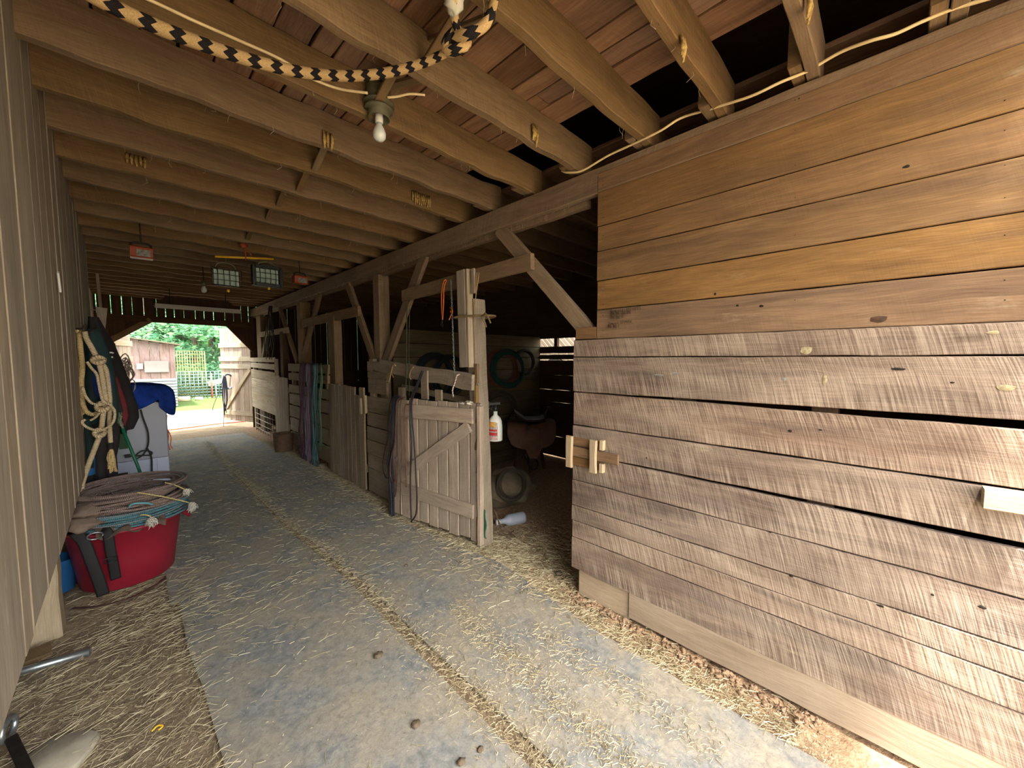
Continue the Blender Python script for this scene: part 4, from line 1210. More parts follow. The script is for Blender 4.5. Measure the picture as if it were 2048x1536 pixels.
tag(b.build('wall_hooks', 'iron'), 'iron hooks carrying the cotton ropes on the siding', 'hook')

# garments: lofted folds
def garment(c, zs, rxs, rys, mat, parent, name, folds=5, amp=.18, lean=(0, 0), n=40, tw=0.0):
    b = MB(); base = 0; ph = U(0, 9); cx, cy = c
    tint = (.5, .5, .5); m = len(zs)
    for i in range(m):
        f = i/(m-1)
        for k in range(n):
            a = 2*math.pi*k/n
            rr = 1+amp*(.4+.6*f)*math.sin(folds*a+ph+1.2*f)+.06*noise.noise(Vector((_c(a)*2, _s(a)*2, zs[i]*7+ph)))
            b.v.append(Vector((cx+lean[0]*f+rxs[i]*rr*_c(a), cy+lean[1]*f+rys[i]*rr*_s(a), zs[i]+.012*noise.noise(Vector((a, f*5, ph))))))
    for i in range(m-1):
        for k in range(n):
            k2 = (k+1) % n
            b.quad((i*n+k, i*n+k2, (i+1)*n+k2, (i+1)*n+k), ((k/n, zs[i]), ((k+1)/n, zs[i]), ((k+1)/n, zs[i+1]), (k/n, zs[i+1])), tint, True)
    b.quad(tuple(range(n)), tuple((0, 0) for _ in range(n)), tint); b.quad(tuple(range((m-1)*n+n-1, (m-1)*n-1, -1)), tuple((0, 0) for _ in range(n)), tint)
    return b.build(name, mat, parent)
M['jk_teal'] = plain('jacket_teal', '#22393b', .8, 0, .15, 12)
M['jk_blue'] = plain('jacket_blue', '#24499a', .75, 0, .12, 12)
M['jk_black'] = plain('jacket_black', '#2b292c', .85, 0, .15, 12)
M['jk_red'] = plain('jacket_maroon', '#6e2a2e', .85, 0, .15, 12)
def zl(a, b_, n_): return [a+(b_-a)*i/(n_-1) for i in range(n_)]
pc = PY(180, 760, 4.2)
t = thing('rain_jacket', 'dark teal jacket hanging behind the cotton ropes', 'jacket', (pc.x, 4.2, 1.1), 'garments hung on the left wall')
garment((pc.x+.03, 4.25), zl(1.82, 1.12, 8), [.03, .06, .085, .095, .10, .105, .11, .10], [.05, .10, .13, .14, .14, .15, .15, .14], 'jk_teal', t, 'body', 5, .12)
garment((pc.x+.055, 4.13), zl(1.56, 1.30, 5), [.02, .05, .055, .05, .03], [.02, .04, .05, .05, .03], 'jk_blue', t, 'pocket_panel', 3, .15)
pc2 = PY(228, 740, 4.75)
t = thing('work_coat', 'black coat with a maroon panel bulging out from the left wall', 'coat', (pc2.x, 4.75, 1.1), 'garments hung on the left wall')
garment((pc2.x-.10, 4.8), zl(1.95, .98, 11), [.03, .05, .08, .09, .10, .11, .12, .125, .13, .12, .07], [.05, .12, .16, .2, .2, .22, .22, .22, .22, .2, .15], 'jk_black', t, 'body', 6, .14, lean=(.12, 0))
garment((pc2.x-.045, 4.60), zl(1.52, 1.04, 7), [.03, .055, .06, .065, .065, .06, .03], [.02, .03, .035, .04, .04, .035, .02], 'jk_red', t, 'maroon_panel', 3, .12, lean=(.06, 0))
b = MB()
for k in range(5):
    b.tube(spl(pys([(440+k*18, 220+U(-10, 10)), (445+k*19, 290), (450+k*18, 350+U(-20, 40))], 4.7+k*.02), 4), .012, 7)
tag(b.build('hanging_gear', 'black'), 'dark tack bits sticking up above the black coat', 'tack')
b = MB(); c0 = pys([(490, 335)], 4.62)[0]
b.tube([c0+Vector((.018*_c(a), 0, .02*_s(a))) for a in [math.pi*(.2+1.5*k/12) for k in range(13)]], .007, 7)
tag(b.build('white_snap', 'white'), 'small white snap hanging in front of the dark tack', 'snap')
M['netting'] = plain('brown_netting', '#5a4744', .9, 0, .3, 40, col2='#b7aaa5')
c0 = pys([(605, 460)], 4.95)[0]
b = MB()
for k in range(30):
    cc = c0+Vector((U(-.03, .03), U(-.04, .04), U(-.17, .06))); rr = U(.025, .055); ph = U(0, 3)
    b.tube([cc+Vector((rr*_c(a)*_c(ph), rr*_c(a)*_s(ph), rr*1.3*_s(a)+.01*math.sin(3*a+ph))) for a in [2*math.pi*q/14 for q in range(15)]], .005, 5)
tag(b.build('net_bundle', 'netting'), 'brown and white netted bundle hanging right of the black coat', 'bundle')
b = MB(); b.tube(pys([(575, 440), (582, 575)], 4.85), .006, 8)
tag(b.build('white_rod', 'white'), 'thin white rod hanging beside the netted bundle', 'rod')
garment((PY(200, 880, 4.45).x-.02, 4.5), zl(1.15, .35, 8), [.10, .13, .12, .10, .10, .09, .09, .08], [.1, .14, .15, .15, .14, .13, .12, .1], 'jk_black', None, 'chaps', 6, .2)
tag(bpy.data.objects['chaps'], 'dark leather chaps hanging low behind the white ropes', 'chaps', 'garments hung on the left wall')
b = MB(); b.tube(pys([(255, 880), (275, 1100), (285, 1420)], 4.1), .022, 10)
tag(b.build('dark_green_tube', 'jk_teal'), 'dark green rolled fabric standing behind the ropes', 'roll')
b = MB(); b.lathe([(0, 0), (.05, 0), (.055, .16), (.05, .17), (0, .17)], PY(171, 950, 4.15), 18)
tag(b.build('blue_can', 'blueb'), 'small blue container behind the white ropes above the tub', 'container')

# cabinet with cord, blue blanket, broom
M['cab'] = plain('cabinet_grey', '#8f94a3', .45, .1, .06, 3)
M['cab2'] = plain('cabinet_grey_blue', '#a4aec6', .4, .1, .05, 3)
t = thing('metal_cabinet', 'grey blue metal cabinet standing against the left wall behind the tub', 'cabinet', (.03, 5.5, 0))
b = MB(); b.box(-.195, .285, 5.22, 5.9, .02, 1.17, rough=0, ch=.01); b.build('body', 'cab', t)
b = MB(); b.box(-.19, .28, 5.195, 5.218, .62, 1.16, rough=0, ch=.006); b.build('door', 'cab', t)
b = MB(); b.box(-.19, .28, 5.195, 5.218, .05, .61, rough=0, ch=.006); b.build('drawer_front', 'cab2', t)
b = MB(); b.box(.19, .193, 5.190, 5.197, .06, .60, rough=0, ch=.0005); b.build('seam', 'cab', t)
t = thing('power_cord', 'black power cord looped in front of the grey cabinet', 'cord', pys([(790, 880)], 5.1)[0])
b = MB(); b.tube(spl(pys([(775, 860, .0), (800, 950), (840, 1060), (850, 1160), (835, 1230), (800, 1290), (740, 1330), (720, 1310), (780, 1260), (840, 1255), (880, 1270), (870, 1295), (800, 1300), (700, 1305), (650, 1310), (640, 1300)], 5.15), 6), .0065, 7)
b.tube(spl(pys([(835, 1230), (865, 1280), (880, 1340), (882, 1420), (884, 1560)], 5.16), 6), .0065, 7); b.build('cable', 'blackrub', t)
b = MB(); c0 = pys([(650, 1305)], 5.14)[0]; b.box(c0.x-.02, c0.x+.02, c0.y-.015, c0.y+.015, c0.z-.015, c0.z+.015, rough=0); b.build('plug', 'blackrub', t)
M['blanket'] = plain('blue_fleece', '#1f3f9a', .95, 0, .12, 9, spec=.1, col2='#16275a', bump=.4)
t = thing('blue_blanket', 'blue fleece blanket folded over the cabinet with one end hanging down', 'blanket', PY(290, 790, 5.4))
prof = [(238, 776), (252, 768), (275, 768), (300, 768), (325, 770), (342, 776), (351, 790), (353, 812), (351, 829), (343, 831), (334, 826), (329, 812), (325, 797), (312, 803), (290, 814), (262, 826), (250, 822), (240, 800)]
b = MB()
pts = spl([PY(p[0], p[1], 5.25) for p in prof], 3, closed=True)[:-1]
cen = sum(pts, Vector((0, 0, 0)))/len(pts)
rings = []
mr = 14
for j in range(mr+1):
    f = j/mr; yy = 5.16+.55*f; e_ = min(1.0, math.sqrt(max(0.0, 1-(2*f-1)**6))*.5+.5)
    rings.append([Vector((cen.x+(p.x-cen.x)*e_+.01*noise.noise(Vector((p.x*9, f*4, p.z*9))), yy+.012*noise.noise(Vector((p.x*14, p.z*14, f))), cen.z+(p.z-cen.z)*e_+.012*noise.noise(Vector((p.x*8, f*6, 3))))) for p in pts])
npt = len(pts)
for rg in rings: b.v.extend(rg)
for j in range(mr):
    for k in range(npt):
        k2 = (k+1) % npt
        b.quad((j*npt+k, (j+1)*npt+k, (j+1)*npt+k2, j*npt+k2), ((0, 0),)*4, (.5, .5, .5), True)
b.quad(tuple(range(npt)), ((0, 0),)*npt, (.5, .5, .5)); b.quad(tuple(range(mr*npt+npt-1, mr*npt-1, -1)), ((0, 0),)*npt, (.5, .5, .5))
b.build('fleece', 'blanket', t)
M['green'] = plain('green_paint', '#1d6b4c', .4, 0, .08)
t = thing('broom', 'green handled broom leaning upside down in front of the cabinet', 'broom', PY(265, 905, 4.5))
b = MB(); b.tube(pys([(600, 1040), (745, 1400), (790, 1520)], 4.55), .011, 10); b.build('handle', 'green', t)
M['bristle'] = plain('grey_green_bristle', '#5f6a5a', .95, 0, .3, 60, col2='#8c957f')
b = MB()
for k in range(34):
    b.tube(spl(pys([(605+U(-6, 6), 1040), (575+U(-26, 22), 985), (555+U(-45, 45), 905+U(-20, 25))], 4.56+U(-.02, .02)), 3), .004, 5)
b.build('bristles', 'bristle', t)
b = MB(); b.box(*(lambda p, q: (p.x, q.x, 4.9, 5.1, q.z, p.z))(PY(226, 860, 4.9), PY(243, 895, 4.9)), rough=.002)
tag(b.build('tan_box', 'canvas'), 'tan box between the coat and the cabinet', 'box')
b = MB(); b.box(*(lambda p, q: (p.x, q.x, 4.8, 5.0, q.z, p.z))(PY(236, 868, 4.8), PY(256, 897, 4.8)), rough=.002)
M['greend'] = plain('dark_green', '#2c4a30', .7, 0, .1)
tag(b.build('green_box', 'greend'), 'dark green box beside the broom handle', 'box')
b = MB(); b.box(-.24, -.02, 4.5, 5.15, .01, .52, rough=.004)
tag(b.build('wooden_crate', 'darkwood'), 'dark crate under the garments behind the tub', 'crate')
M['orange_cord'] = plain('orange_cord', '#cf5a3a', .5, 0, .05)
b = MB(); b.tube(spl([PY(334, 830, 5.3), PY(333, 850, 5.32), PY(337, 870, 5.3), PY(336, 885, 5.32), PY(340, 900, 5.3)], 5), .005, 6)
b.tube(spl([PY(336, 860, 5.33), PY(342, 875, 5.32), PY(341, 890, 5.3), PY(345, 897, 5.3)], 5), .004, 6)
tag(b.build('hanging_orange_cord', 'orange_cord'), 'orange cord hanging down the right edge of the cabinet', 'cord')
b = MB(); b.tube(spl([(.3, 11.5, .0), (.9, 11.6, .0), (1.6, 11.75, .005), (2.3, 11.7, .01), (3.5, 12.2, 0)], 8), .012, 6)
tag(b.build('extension_cord', 'orange_cord'), 'orange extension cord lying across the doorway outside', 'cord')

# marker on the siding
b = MB(); p0 = PX(116, 545, XL+.012); p1 = PX(121, 583, XL+.012)
b.board(p0, p1, (0, 1, 0), .022, .008, rough=.0005)
tag(b.build('thermometer_strip', 'white'), 'narrow white strip fixed on the left siding', 'strip')

# near left corner: pipe, clamp bar, stone
b = MB(); b.tube([PZ(45, 1335, .03)+Vector((-.25, .02, 0)), PZ(181, 1303, .03)], .019, 14)
tag(b.build('steel_pipe', 'steel'), 'galvanized pipe poking out from under the left siding onto the dirt', 'pipe')
t = thing('steel_bar', 'dark steel bar with round clamp end at the bottom left of the ground', 'bar', PZ(30, 1500, .05))
b = MB(); pa, pb = PZ(22, 1475, .06), PZ(62, 1560, .03); pb = pa+(pb-pa)*1.3; b.board(pa, pb, (1, 0, 0), .035, .012, rough=.0003); b.build('bar', 'iron', t)
b = MB(); c0 = PZ(16, 1458, .075)
b.tube([c0+Vector((.012*_c(a), .045*_c(a), .038*_s(a))) for a in [2*math.pi*k/20 for k in range(21)]], .012, 8, flat=None); b.build('clamp_ring', 'steel', t)
M['stone'] = plain('flat_stone', '#a7a08f', .9, 0, .1, 14, bump=.3)
b = MB(); c0 = PZ(105, 1525, 0)
b.lathe([(0, .0), (.12, 0), (.125, .015), (.11, .028), (0, .032)], (c0.x, c0.y-.01, 0), 20, jit=.25)
tag(b.build('flat_stone', 'stone'), 'flat grey stone lying in the straw at the bottom left', 'stone')
b = MB(); c0 = PZ(303, 1463, .03)
b.tube(spl([c0, c0+Vector((.02, .008, .006)), c0+Vector((.035, -.006, .003)), c0+Vector((.02, -.012, 0))], 4), .004, 5)
M['yellow'] = plain('yellow', '#d9ad2c', .5, 0, .06)
tag(b.build('yellow_scrap', 'yellow'), 'tiny yellow plastic scrap in the straw at lower left', 'scrap')
#PART4

# ================================================================== CEILING HUNG THINGS
g = G('striped_rope')
o = g.sep(g.n('ShaderNodeUVMap').outputs[0])
zig = g.math('PINGPONG', g.math('MULTIPLY', o[1], 5.0), 0.5)
uu = g.math('FRACT', g.math('ADD', g.math('ADD', g.math('MULTIPLY', o[0], 11.8), g.math('MULTIPLY', g.math('MULTIPLY', o[0], o[0]), 2.6)), g.math('MULTIPLY', zig, 0.42)))
blk = g.math('LESS_THAN', uu, 0.42)
vo = g.noise(g.comb(g.math('MULTIPLY', o[0], 260.0), g.math('MULTIPLY', o[1], 26.0)), 1.0, 3.0, .7)
c = g.mix(blk, g.mix(g.ramp(vo, .3, .7), hexc('#a88a5a'), hexc('#cbb183')), g.mix(g.ramp(vo, .3, .7), hexc('#17161a'), hexc('#2e2b2c')))
g.bump(vo, .7, .004)
M['striped'] = g.out(c, .9, 0, .1)
t = thing('striped_rope', 'thick black and yellow striped braided rope slung under the joists', 'rope', (.6, 1.4, 2.65))
path = [(60, -90), (150, -30), (230, 15), (310, 52), (400, 87), (500, 120), (600, 144), (690, 152), (770, 146), (840, 128), (890, 106), (918, 85), (916, 60), (909, 35), (908, 8), (905, -40)]
zz = [2.70, 2.70, 2.69, 2.68, 2.67, 2.66, 2.66, 2.66, 2.66, 2.67, 2.68, 2.70, 2.70, 2.71, 2.72, 2.74]
b = MB(); pts = spl([PZ(p[0], p[1], z) for p, z in zip(path, zz)], 8); b.tube(pts, [.0225 if i < 25 else .0225-.0085*min(1, (i-25)/55) for i in range(len(pts))], 14); b.build('rope', 'striped', t)
b = MB(); b.tube(spl([PZ(905, 78, 2.69), PZ(935, 68, 2.67), PZ(960, 58, 2.68), PZ(978, 38, 2.71), PZ(986, 12, 2.76), PZ(990, 0, 2.79)], 6), [.0185]*10+[.017]*11+[.014]*10, 10); b.build('tail', 'striped', t)
b = MB(); c0 = PZ(913, 84, 2.68)
for k in range(2): b.tube([c0+RT*(.030*_c(a))+Vector((0, .02*math.sin(2*a+k), .028*_s(a))) for a in [2*math.pi*q/14 for q in range(15)]], .016, 8)
b.build('knot', 'striped', t)
M['rag_white'] = plain('rag_grey', '#b9b7a8', .9, 0, .1)
b = MB(); b.blob(PZ(908, 6, 2.73), (.03, .03, .035), 14, 10, .4); tag(b.build('tied_rag', 'rag_white'), 'grey white cloth tied at the top of the striped rope', 'rag')

M['cable_cream'] = plain('cable_cream', '#d9c596', .5, 0, .08)
b = MB(); b.tube(spl([PZ(230, -30, 2.76), PZ(310, 5, 2.765), PZ(380, 38, 2.765), PZ(425, 58, 2.772), PZ(480, 82, 2.765), PZ(560, 118, 2.765), PZ(620, 155, 2.77), PZ(660, 172, 2.77), PZ(690, 180, 2.765), PZ(735, 186, 2.755)], 6), .0055, 7)
tag(b.build('ceiling_cable', 'cable_cream'), 'cream cable stapled along the joist to the near light fixture', 'cable', 'cream cables')
b = MB(); b.tube(spl([PZ(775, 195, 2.755), PZ(795, 193, 2.76), PZ(820, 188, 2.77), PZ(850, 190, 2.775)], 5), .005, 7)
tag(b.build('ceiling_cable', 'cable_cream'), 'short cream cable leaving the near light fixture to the right', 'cable', 'cream cables')
b = MB(); b.tube(spl([PX(1124, 342, 2.03), PX(1135, 345, 2.02), PX(1165, 341, 2.03), PX(1215, 312, 2.04), PX(1262, 290, 2.03), PX(1320, 262, 2.01), PX(1362, 236, 2.04), PX(1420, 218, 2.03), PX(1500, 193, 2.0), PX(1560, 165, 2.01), PX(1615, 142, 2.04), PX(1680, 105, 2.03), PX(1740, 82, 2.01), PX(1790, 68, 2.02), PX(1840, 45, 2.03), PX(1905, 18, 2.04), PX(1960, 2, 2.04), PX(2120, -45, 2.03)], 6), .0062, 8)
tag(b.build('wall_cable', 'cable_cream'), 'cream cable sagging from joist to joist along the top of the right wall', 'cable', 'cream cables')

# bare bulb fixture
M['bulb'] = plain('frosted_bulb', '#d5ddda', .15, 0, .02, spec=.6)
M['boxgreen'] = plain('dusty_metal_box', '#6c6a55', .6, .3, .2, 20)
bc = PY(757, 187, 1.84)
t = thing('light_fixture', 'bare bulb in an old metal box fixture under the near joists', 'light', bc)
b = MB(); b.lathe([(.0, .028), (.058, .028), (.060, .02), (.060, -.035), (.055, -.042), (0, -.042)], bc, 8); b.build('junction_box', 'boxgreen', t)
b = MB(); b.lathe([(.04, -.042), (.072, -.048), (.074, -.056), (.052, -.060), (.060, -.07), (.068, -.074), (.066, -.082), (.05, -.086), (.052, -.12), (.048, -.12), (.04, -.07)], bc, 24); b.build('lamp_holder', 'boxgreen', t)
b = MB(); b.lathe([(.018, -.07), (.019, -.135), (.016, -.14)], bc, 16); b.build('socket', 'white', t)
b = MB(); b.lathe([(.013, -.138), (.016, -.15), (.026, -.170), (.031, -.190), (.029, -.208), (.018, -.220), (0, -.224)], bc, 24); b.build('bulb', 'bulb', t)
b = MB(); b.tube([bc+Vector((0, .02, .02)), bc+Vector((.03, .02, .09)), bc+Vector((.05, -.02, .14))], .008, 6); b.build('conduit', 'iron', t)
b = MB(); b.board(PY(760, 205, 1.86), PY(835, 165, 1.86)+Vector((0, .0, .05)), (0, 0, 1), .05, .02, rough=.002)
tag(b.build('ceiling_scrap', 'joist'), 'small scrap board nailed beside the bulb fixture', 'board')

# mud dauber and old wasp nests
M['mud'] = plain('mud_nest', '#c9ae6c', .95, 0, .3, 60, col2='#7d6236', bump=.8)
nests = [(842, 400, 2.672, .085, .05, 'large honeycombed tan mud nest on a joist near the beam'), (1068, 270, 1.442, .022, .055, 'narrow yellow mud nest on the joist by the right wall end'),
         (272, 322, 3.493, .05, .035, 'holed tan mud nest on a joist toward the left wall'), (583, 472, 4.69, .045, .07, 'pale mud streak on a joist above the work lights'),
         (1612, 15, .262, .012, .05, 'thin yellow mud streak on the joist nearest the top edge'), (1362, 98, .615, .012, .05, 'pale mud streak on the second joist over the right wall'), (655, 283, 2.29, .03, .05, 'smooth tan mud lump on a joist beside the bridging')]
for (px, py, y, rx, rz_, lab_) in nests:
    p = PY(px, py, y); b = MB()
    n_ = max(3, int(rx/.009))
    for k in range(n_):
        xo = -rx+2*rx*(k+.5)/n_
        b.tube([p+Vector((xo, -.004, rz_*U(.8, 1))), p+Vector((xo+U(-.003, .003), -.012, 0)), p+Vector((xo+U(-.003, .003), -.006, -rz_*U(.5, 1.15)))], [.007, .009, .004], 6)
    tag(b.build('mud_nest', 'mud'), lab_, 'insect nest', 'mud nests on the joists')

# orange boxes, work lights, bar, bulb, strip light
M['or_box'] = plain('orange_box', '#a04828', .5, 0, .12, 10)
M['plate'] = plain('plate_grey', '#8d8d83', .5, .2, .25, 60, col2='#55554f')
for (px, py, y, lab_) in ((283, 507, 4.9, 'orange metal box fixture under the joists near the left wall'), (600, 561, 5.3, 'orange metal box fixture under the joists near the stall beam')):
    p = PY(px, py, y)
    t = thing('orange_fixture', lab_, 'fixture', p, 'orange box fixtures under the joists')
    b = MB(); b.box(p.x-.075, p.x+.075, y-.05, y+.06, p.z-.045, p.z+.055, rough=0, ch=.012); b.build('housing', 'or_box', t)
    b = MB(); b.box(p.x-.035, p.x+.062, y-.056, y-.0505, p.z-.035, p.z+.025, rough=0, ch=.001); b.build('plate', 'plate', t)
    b = MB(); b.tube(spl([(p.x-.068, y, p.z+.05), (p.x-.05, y, p.z+.09), (p.x+.05, y, p.z+.09), (p.x+.068, y, p.z+.05)], 4), .008, 6)
    b.tube([(p.x, y, p.z+.085), (p.x, y+.02, ZC)], .006, 6); b.build('bracket', 'iron', t)
M['glass'] = plain('lamp_glass', '#a9c0b6', .12, 0, .12, 6, spec=.7, col2='#7f948c')
for (px, py, y, r_, lab_) in ((453, 556, 4.95, .10, 'caged work light with pale glass hanging at left from the yellow bar'), (535, 553, 4.95, .0, 'caged work light in a black frame hanging at right from the yellow bar')):
    p = PY(px, py, y)
    t = thing('work_light', lab_, 'work light', p, 'caged work lights on the yellow bar')
    w_, h_ = .125, .088
    b = MB()
    if r_ == 0:
        for (x0, x1, z0, z1) in ((-w_-.02, -w_+.015, -h_-.02, h_+.02), (w_-.015, w_+.02, -h_-.02, h_+.02), (-w_, w_, h_-.01, h_+.025), (-w_, w_, -h_-.025, -h_+.01)):
            b.box(p.x+x0, p.x+x1, y-.03, y+.05, p.z+z0, p.z+z1, rough=0)
    b.box(p.x-w_+.01, p.x+w_-.01, y+.02, y+.075, p.z-h_+.01, p.z+h_-.01, rough=0, ch=.01)
    for k in range(4): b.box(p.x-w_+.03, p.x+w_-.03, y+.075+.012*k, y+.08+.012*k, p.z-h_+.03, p.z+h_-.02, rough=0)
    b.build('housing', 'blackp', t)
    b = MB(); b.box(p.x-w_+.02, p.x+w_-.02, y+.0, y+.012, p.z-h_+.015, p.z+h_-.01, rough=0, ch=.002); b.build('glass', 'glass', t)
    b = MB()
    for k in range(6): xx_ = p.x-w_+2*w_*k/5; b.tube([(xx_, y-.02, p.z-h_), (xx_, y-.035, p.z), (xx_, y-.02, p.z+h_)], .003, 5)
    for k in range(4): zz_ = p.z-h_+2*h_*k/3; b.tube([(p.x-w_, y-.02, zz_), (p.x, y-.04, zz_), (p.x+w_, y-.02, zz_)], .003, 5)
    b.build('cage', 'iron', t)
    b = MB(); top = PY(px, 517, y).z
    b.tube(spl([(p.x-.09, y+.03, p.z+h_), (p.x-.07, y+.02, p.z+h_+.05), (p.x, y+.01, p.z+h_+.07), (p.x+.07, y+.02, p.z+h_+.05), (p.x+.09, y+.03, p.z+h_)], 4), .009, 6)
    b.tube([(p.x, y+.01, p.z+h_+.06), (p.x, y, top)], .007, 6); b.build('bracket', 'boxgreen', t)
    b = MB(); b.lathe([(0, -.018), (.012, -.014), (.012, .01), (0, .012)], (p.x+.01, y, p.z-h_-.04), 12); b.build('knob', 'yellow', t)
b = MB(); b.tube([PY(430, 513, 4.93), PY(547, 518, 4.93)], .011, 12)
tag(b.build('yellow_bar', 'yellow'), 'yellow crossbar hanging under the joists with two work lights', 'bar')
b = MB(); c0 = PY(491, 515, 4.93)
b.tube(spl([c0+Vector((0, 0, -.03)), c0+Vector((0, -.01, .03)), c0+Vector((-.01, 0, .12)), Vector((c0.x, 4.93, ZJ+.02))], 5), .008, 6)
b.blob(c0+Vector((-.01, 0, .13)), (.035, .02, .03), amp=.5); b.tube(spl([c0+Vector((0, 0, .10)), c0+Vector((.05, 0, .04)), c0+Vector((.07, 0, .01))], 4), .004, 5)
M['pinktie'] = plain('red_cord', '#9b4a33', .8, 0, .15)
tag(b.build('hanging_tie', 'pinktie'), 'red cord tying the yellow bar to a joist', 'cord')
p = PY(408, 580, 6.6)
t = thing('light_fixture', 'small bare bulb far down the aisle left of the work lights', 'light', p)
b = MB(); b.lathe([(0, .12), (.03, .12), (.03, .06), (.018, .05)], p, 12); b.build('socket', 'boxgreen', t)
b = MB(); b.lathe([(.014, .055), (.02, .04), (.033, .01), (.033, -.01), (.02, -.03), (0, -.038)], p, 18); b.build('bulb', 'bulb', t)
b = MB(); b.tube([p+Vector((0, 0, .11)), Vector((p.x, p.y, ZC))], .006, 6); b.build('stem', 'iron', t)
p0, p1 = PY(310, 611, 8.9), PY(480, 624, 8.9)
t = thing('strip_light', 'long white fluorescent strip light under a dark hood before the far doorway', 'light', (p0+p1)/2)
zc = (p0.z+p1.z)/2
M['fluor'] = plain('white_enamel', '#e9e8e0', .3, 0, .03)
b = MB(); b.prism([Vector((p0.x, 8.78, zc-.045)), Vector((p0.x, 9.04, zc-.02)), Vector((p0.x, 9.04, zc+.02)), Vector((p0.x, 8.84, zc+.035))], (p1.x-p0.x, 0, 0)); b.build('tray', 'fluor', t)
b = MB(); b.prism([Vector((p0.x-.02, 9.06, zc+.015)), Vector((p1.x+.05, 9.06, zc+.015)), Vector((p1.x-.15, 9.06, zc+.20)), Vector((p0.x+.15, 9.06, zc+.20))], (0, .03, 0)); b.build('hood', 'darkwood', t)
b = MB(); b.tube([(p0.x+.2, 9.0, zc), (p0.x+.2, 9.0, ZC)], .006, 6); b.tube([(p1.x-.2, 9.0, zc), (p1.x-.2, 9.0, ZC)], .006, 6); b.build('hanger', 'iron', t)
b = MB(); b.board((-.17, 7.6, 1.7), (-.2, 7.9, 2.75), (0, 1, 0), .16, .03)
tag(b.build('upright_plank', 'stall'), 'upright slat against the left wall beyond the hanging coats', 'board')
b = MB(); p = PY(206, 640, 6.2); b.prism([p+Vector((-.05, 0, .14)), p+Vector((.04, 0, .13)), p+Vector((.01, 0, -.12)), p+Vector((-.03, 0, -.14))], (0, .02, 0)); b.tube([p+Vector((0, .01, .10)), Vector((XL-.135, p.y+.01, p.z+.12))], .006, 6)
tag(b.build('tan_flap', 'gate'), 'tan pointed board hanging on the left wall near the far doorway', 'board')

# ================================================================== RUBBER MATS
g = G('rubber_mat')
P_ = g.n('ShaderNodeTexCoord').outputs['Object']
n1 = g.noise(P_, 3.2, 5.0, .62); n2 = g.noise(P_, 24.0, 6.0, .7); n3 = g.noise(P_, 150.0, 3.0, .6); n4 = g.noise(P_, 7.0, 4.0, .6, 1.0)
c = g.mix(g.ramp(n2, .38, .62), hexc('#767a7c'), hexc('#929491'))
c = g.mix(g.math('MULTIPLY', g.ramp(n1, .40, .58), .72), c, hexc('#a59c8a'))
c = g.mix(g.math('MULTIPLY', g.ramp(n4, .60, .76), .45), c, hexc('#5c6167'))
c = g.mix(g.math('MULTIPLY', g.ramp(g.math('MULTIPLY', n3, n2), .30, .42), .5), c, hexc('#b5a98c'))
c = g.mix(g.math('MULTIPLY', g.ramp(n3, .36, .26), .5), c, hexc('#43484e'))
n5 = g.noise(P_, 34.0, 6.0, .75, .6)
c = g.mix(g.math('MULTIPLY', g.ramp(g.math('ADD', n5, g.math('MULTIPLY', n1, .25)), .60, .78), .40), c, hexc('#54585c'))
c = g.mix(g.math('MULTIPLY', g.ramp(g.math('SUBTRACT', n5, g.math('MULTIPLY', n4, .15)), .34, .26), .35), c, hexc('#aaa08c'))
g.bump(g.math('ADD', n2, g.math('MULTIPLY', n5, .6)), .5, .008)
M['mat'] = g.out(c, .88, 0, .2)
def lin(tab, y):
    if y <= tab[0][0]: return tab[0][1]
    for (a, xa), (b_, xb) in zip(tab, tab[1:]):
        if y <= b_:
            f = (y-a)/(b_-a); f = f*f*(3-2*f); return xa+(xb-xa)*f
    return tab[-1][1]
ML = [(YN, .205), (1.8, .205), (2.2, .20), (2.7, .178), (3.3, .183)]
ML2 = [(3.3, .14), (4.5, .16), (9.9, .30)]
MC = [(YN, 1.03), (1.5, 1.045), (2.6, 1.06), (4.2, 1.0), (9.9, .98)]
MR0 = [(YN, 1.11), (1.8, 1.12), (2.6, 1.135), (3.3, 1.10), (4.3, 1.03), (9.9, 1.01)]
MR1 = [(YN, 1.875), (.5, 1.86), (1.15, 1.875), (1.6, 1.94), (2.1, 1.99), (2.6, 1.93), (3.4, 1.855), (4.7, 1.90), (6.3, 1.93), (7.6, 1.86), (9.9, 1.74)]
def mat_(ta, tb, y0, y1, label, zt=.010):
    b = MB()
    def f(u, v):
        y = y0+(y1-y0)*v; xa, xb = lin(ta, y), lin(tb, y)
        x = xa+(xb-xa)*u
        return Vector((x, y+.006*math.sin(x*9+y0), .004+zt*.5+.003*noise.noise(Vector((x*1.3, y*1.3, 0)))+.004*max(0, noise.noise(Vector((x*4, y*4, 2))))))
    b.sheet(f, 20, max(10, int((y1-y0)/.08)), .010, (.5, .5, .5))
    tag(b.build('rubber_mat', 'mat'), label, 'floor mat', 'rubber mats along the aisle')
mat_(ML, MC, YN, 3.27, 'wide dusty rubber mat in the left foreground of the aisle')
mat_(ML2, MC, 3.272, 6.6, 'rubber mat beside the red tub, strewn with straw')
mat_(ML2, MR1, 6.602, 9.9, 'farthest mat before the bright doorway')
mat_(MR0, MR1, YN, 2.72, 'rubber mat along the right wall in the foreground')
mat_(MR0, MR1, 2.7215, 6.6, 'rubber mat in front of the stall gates')

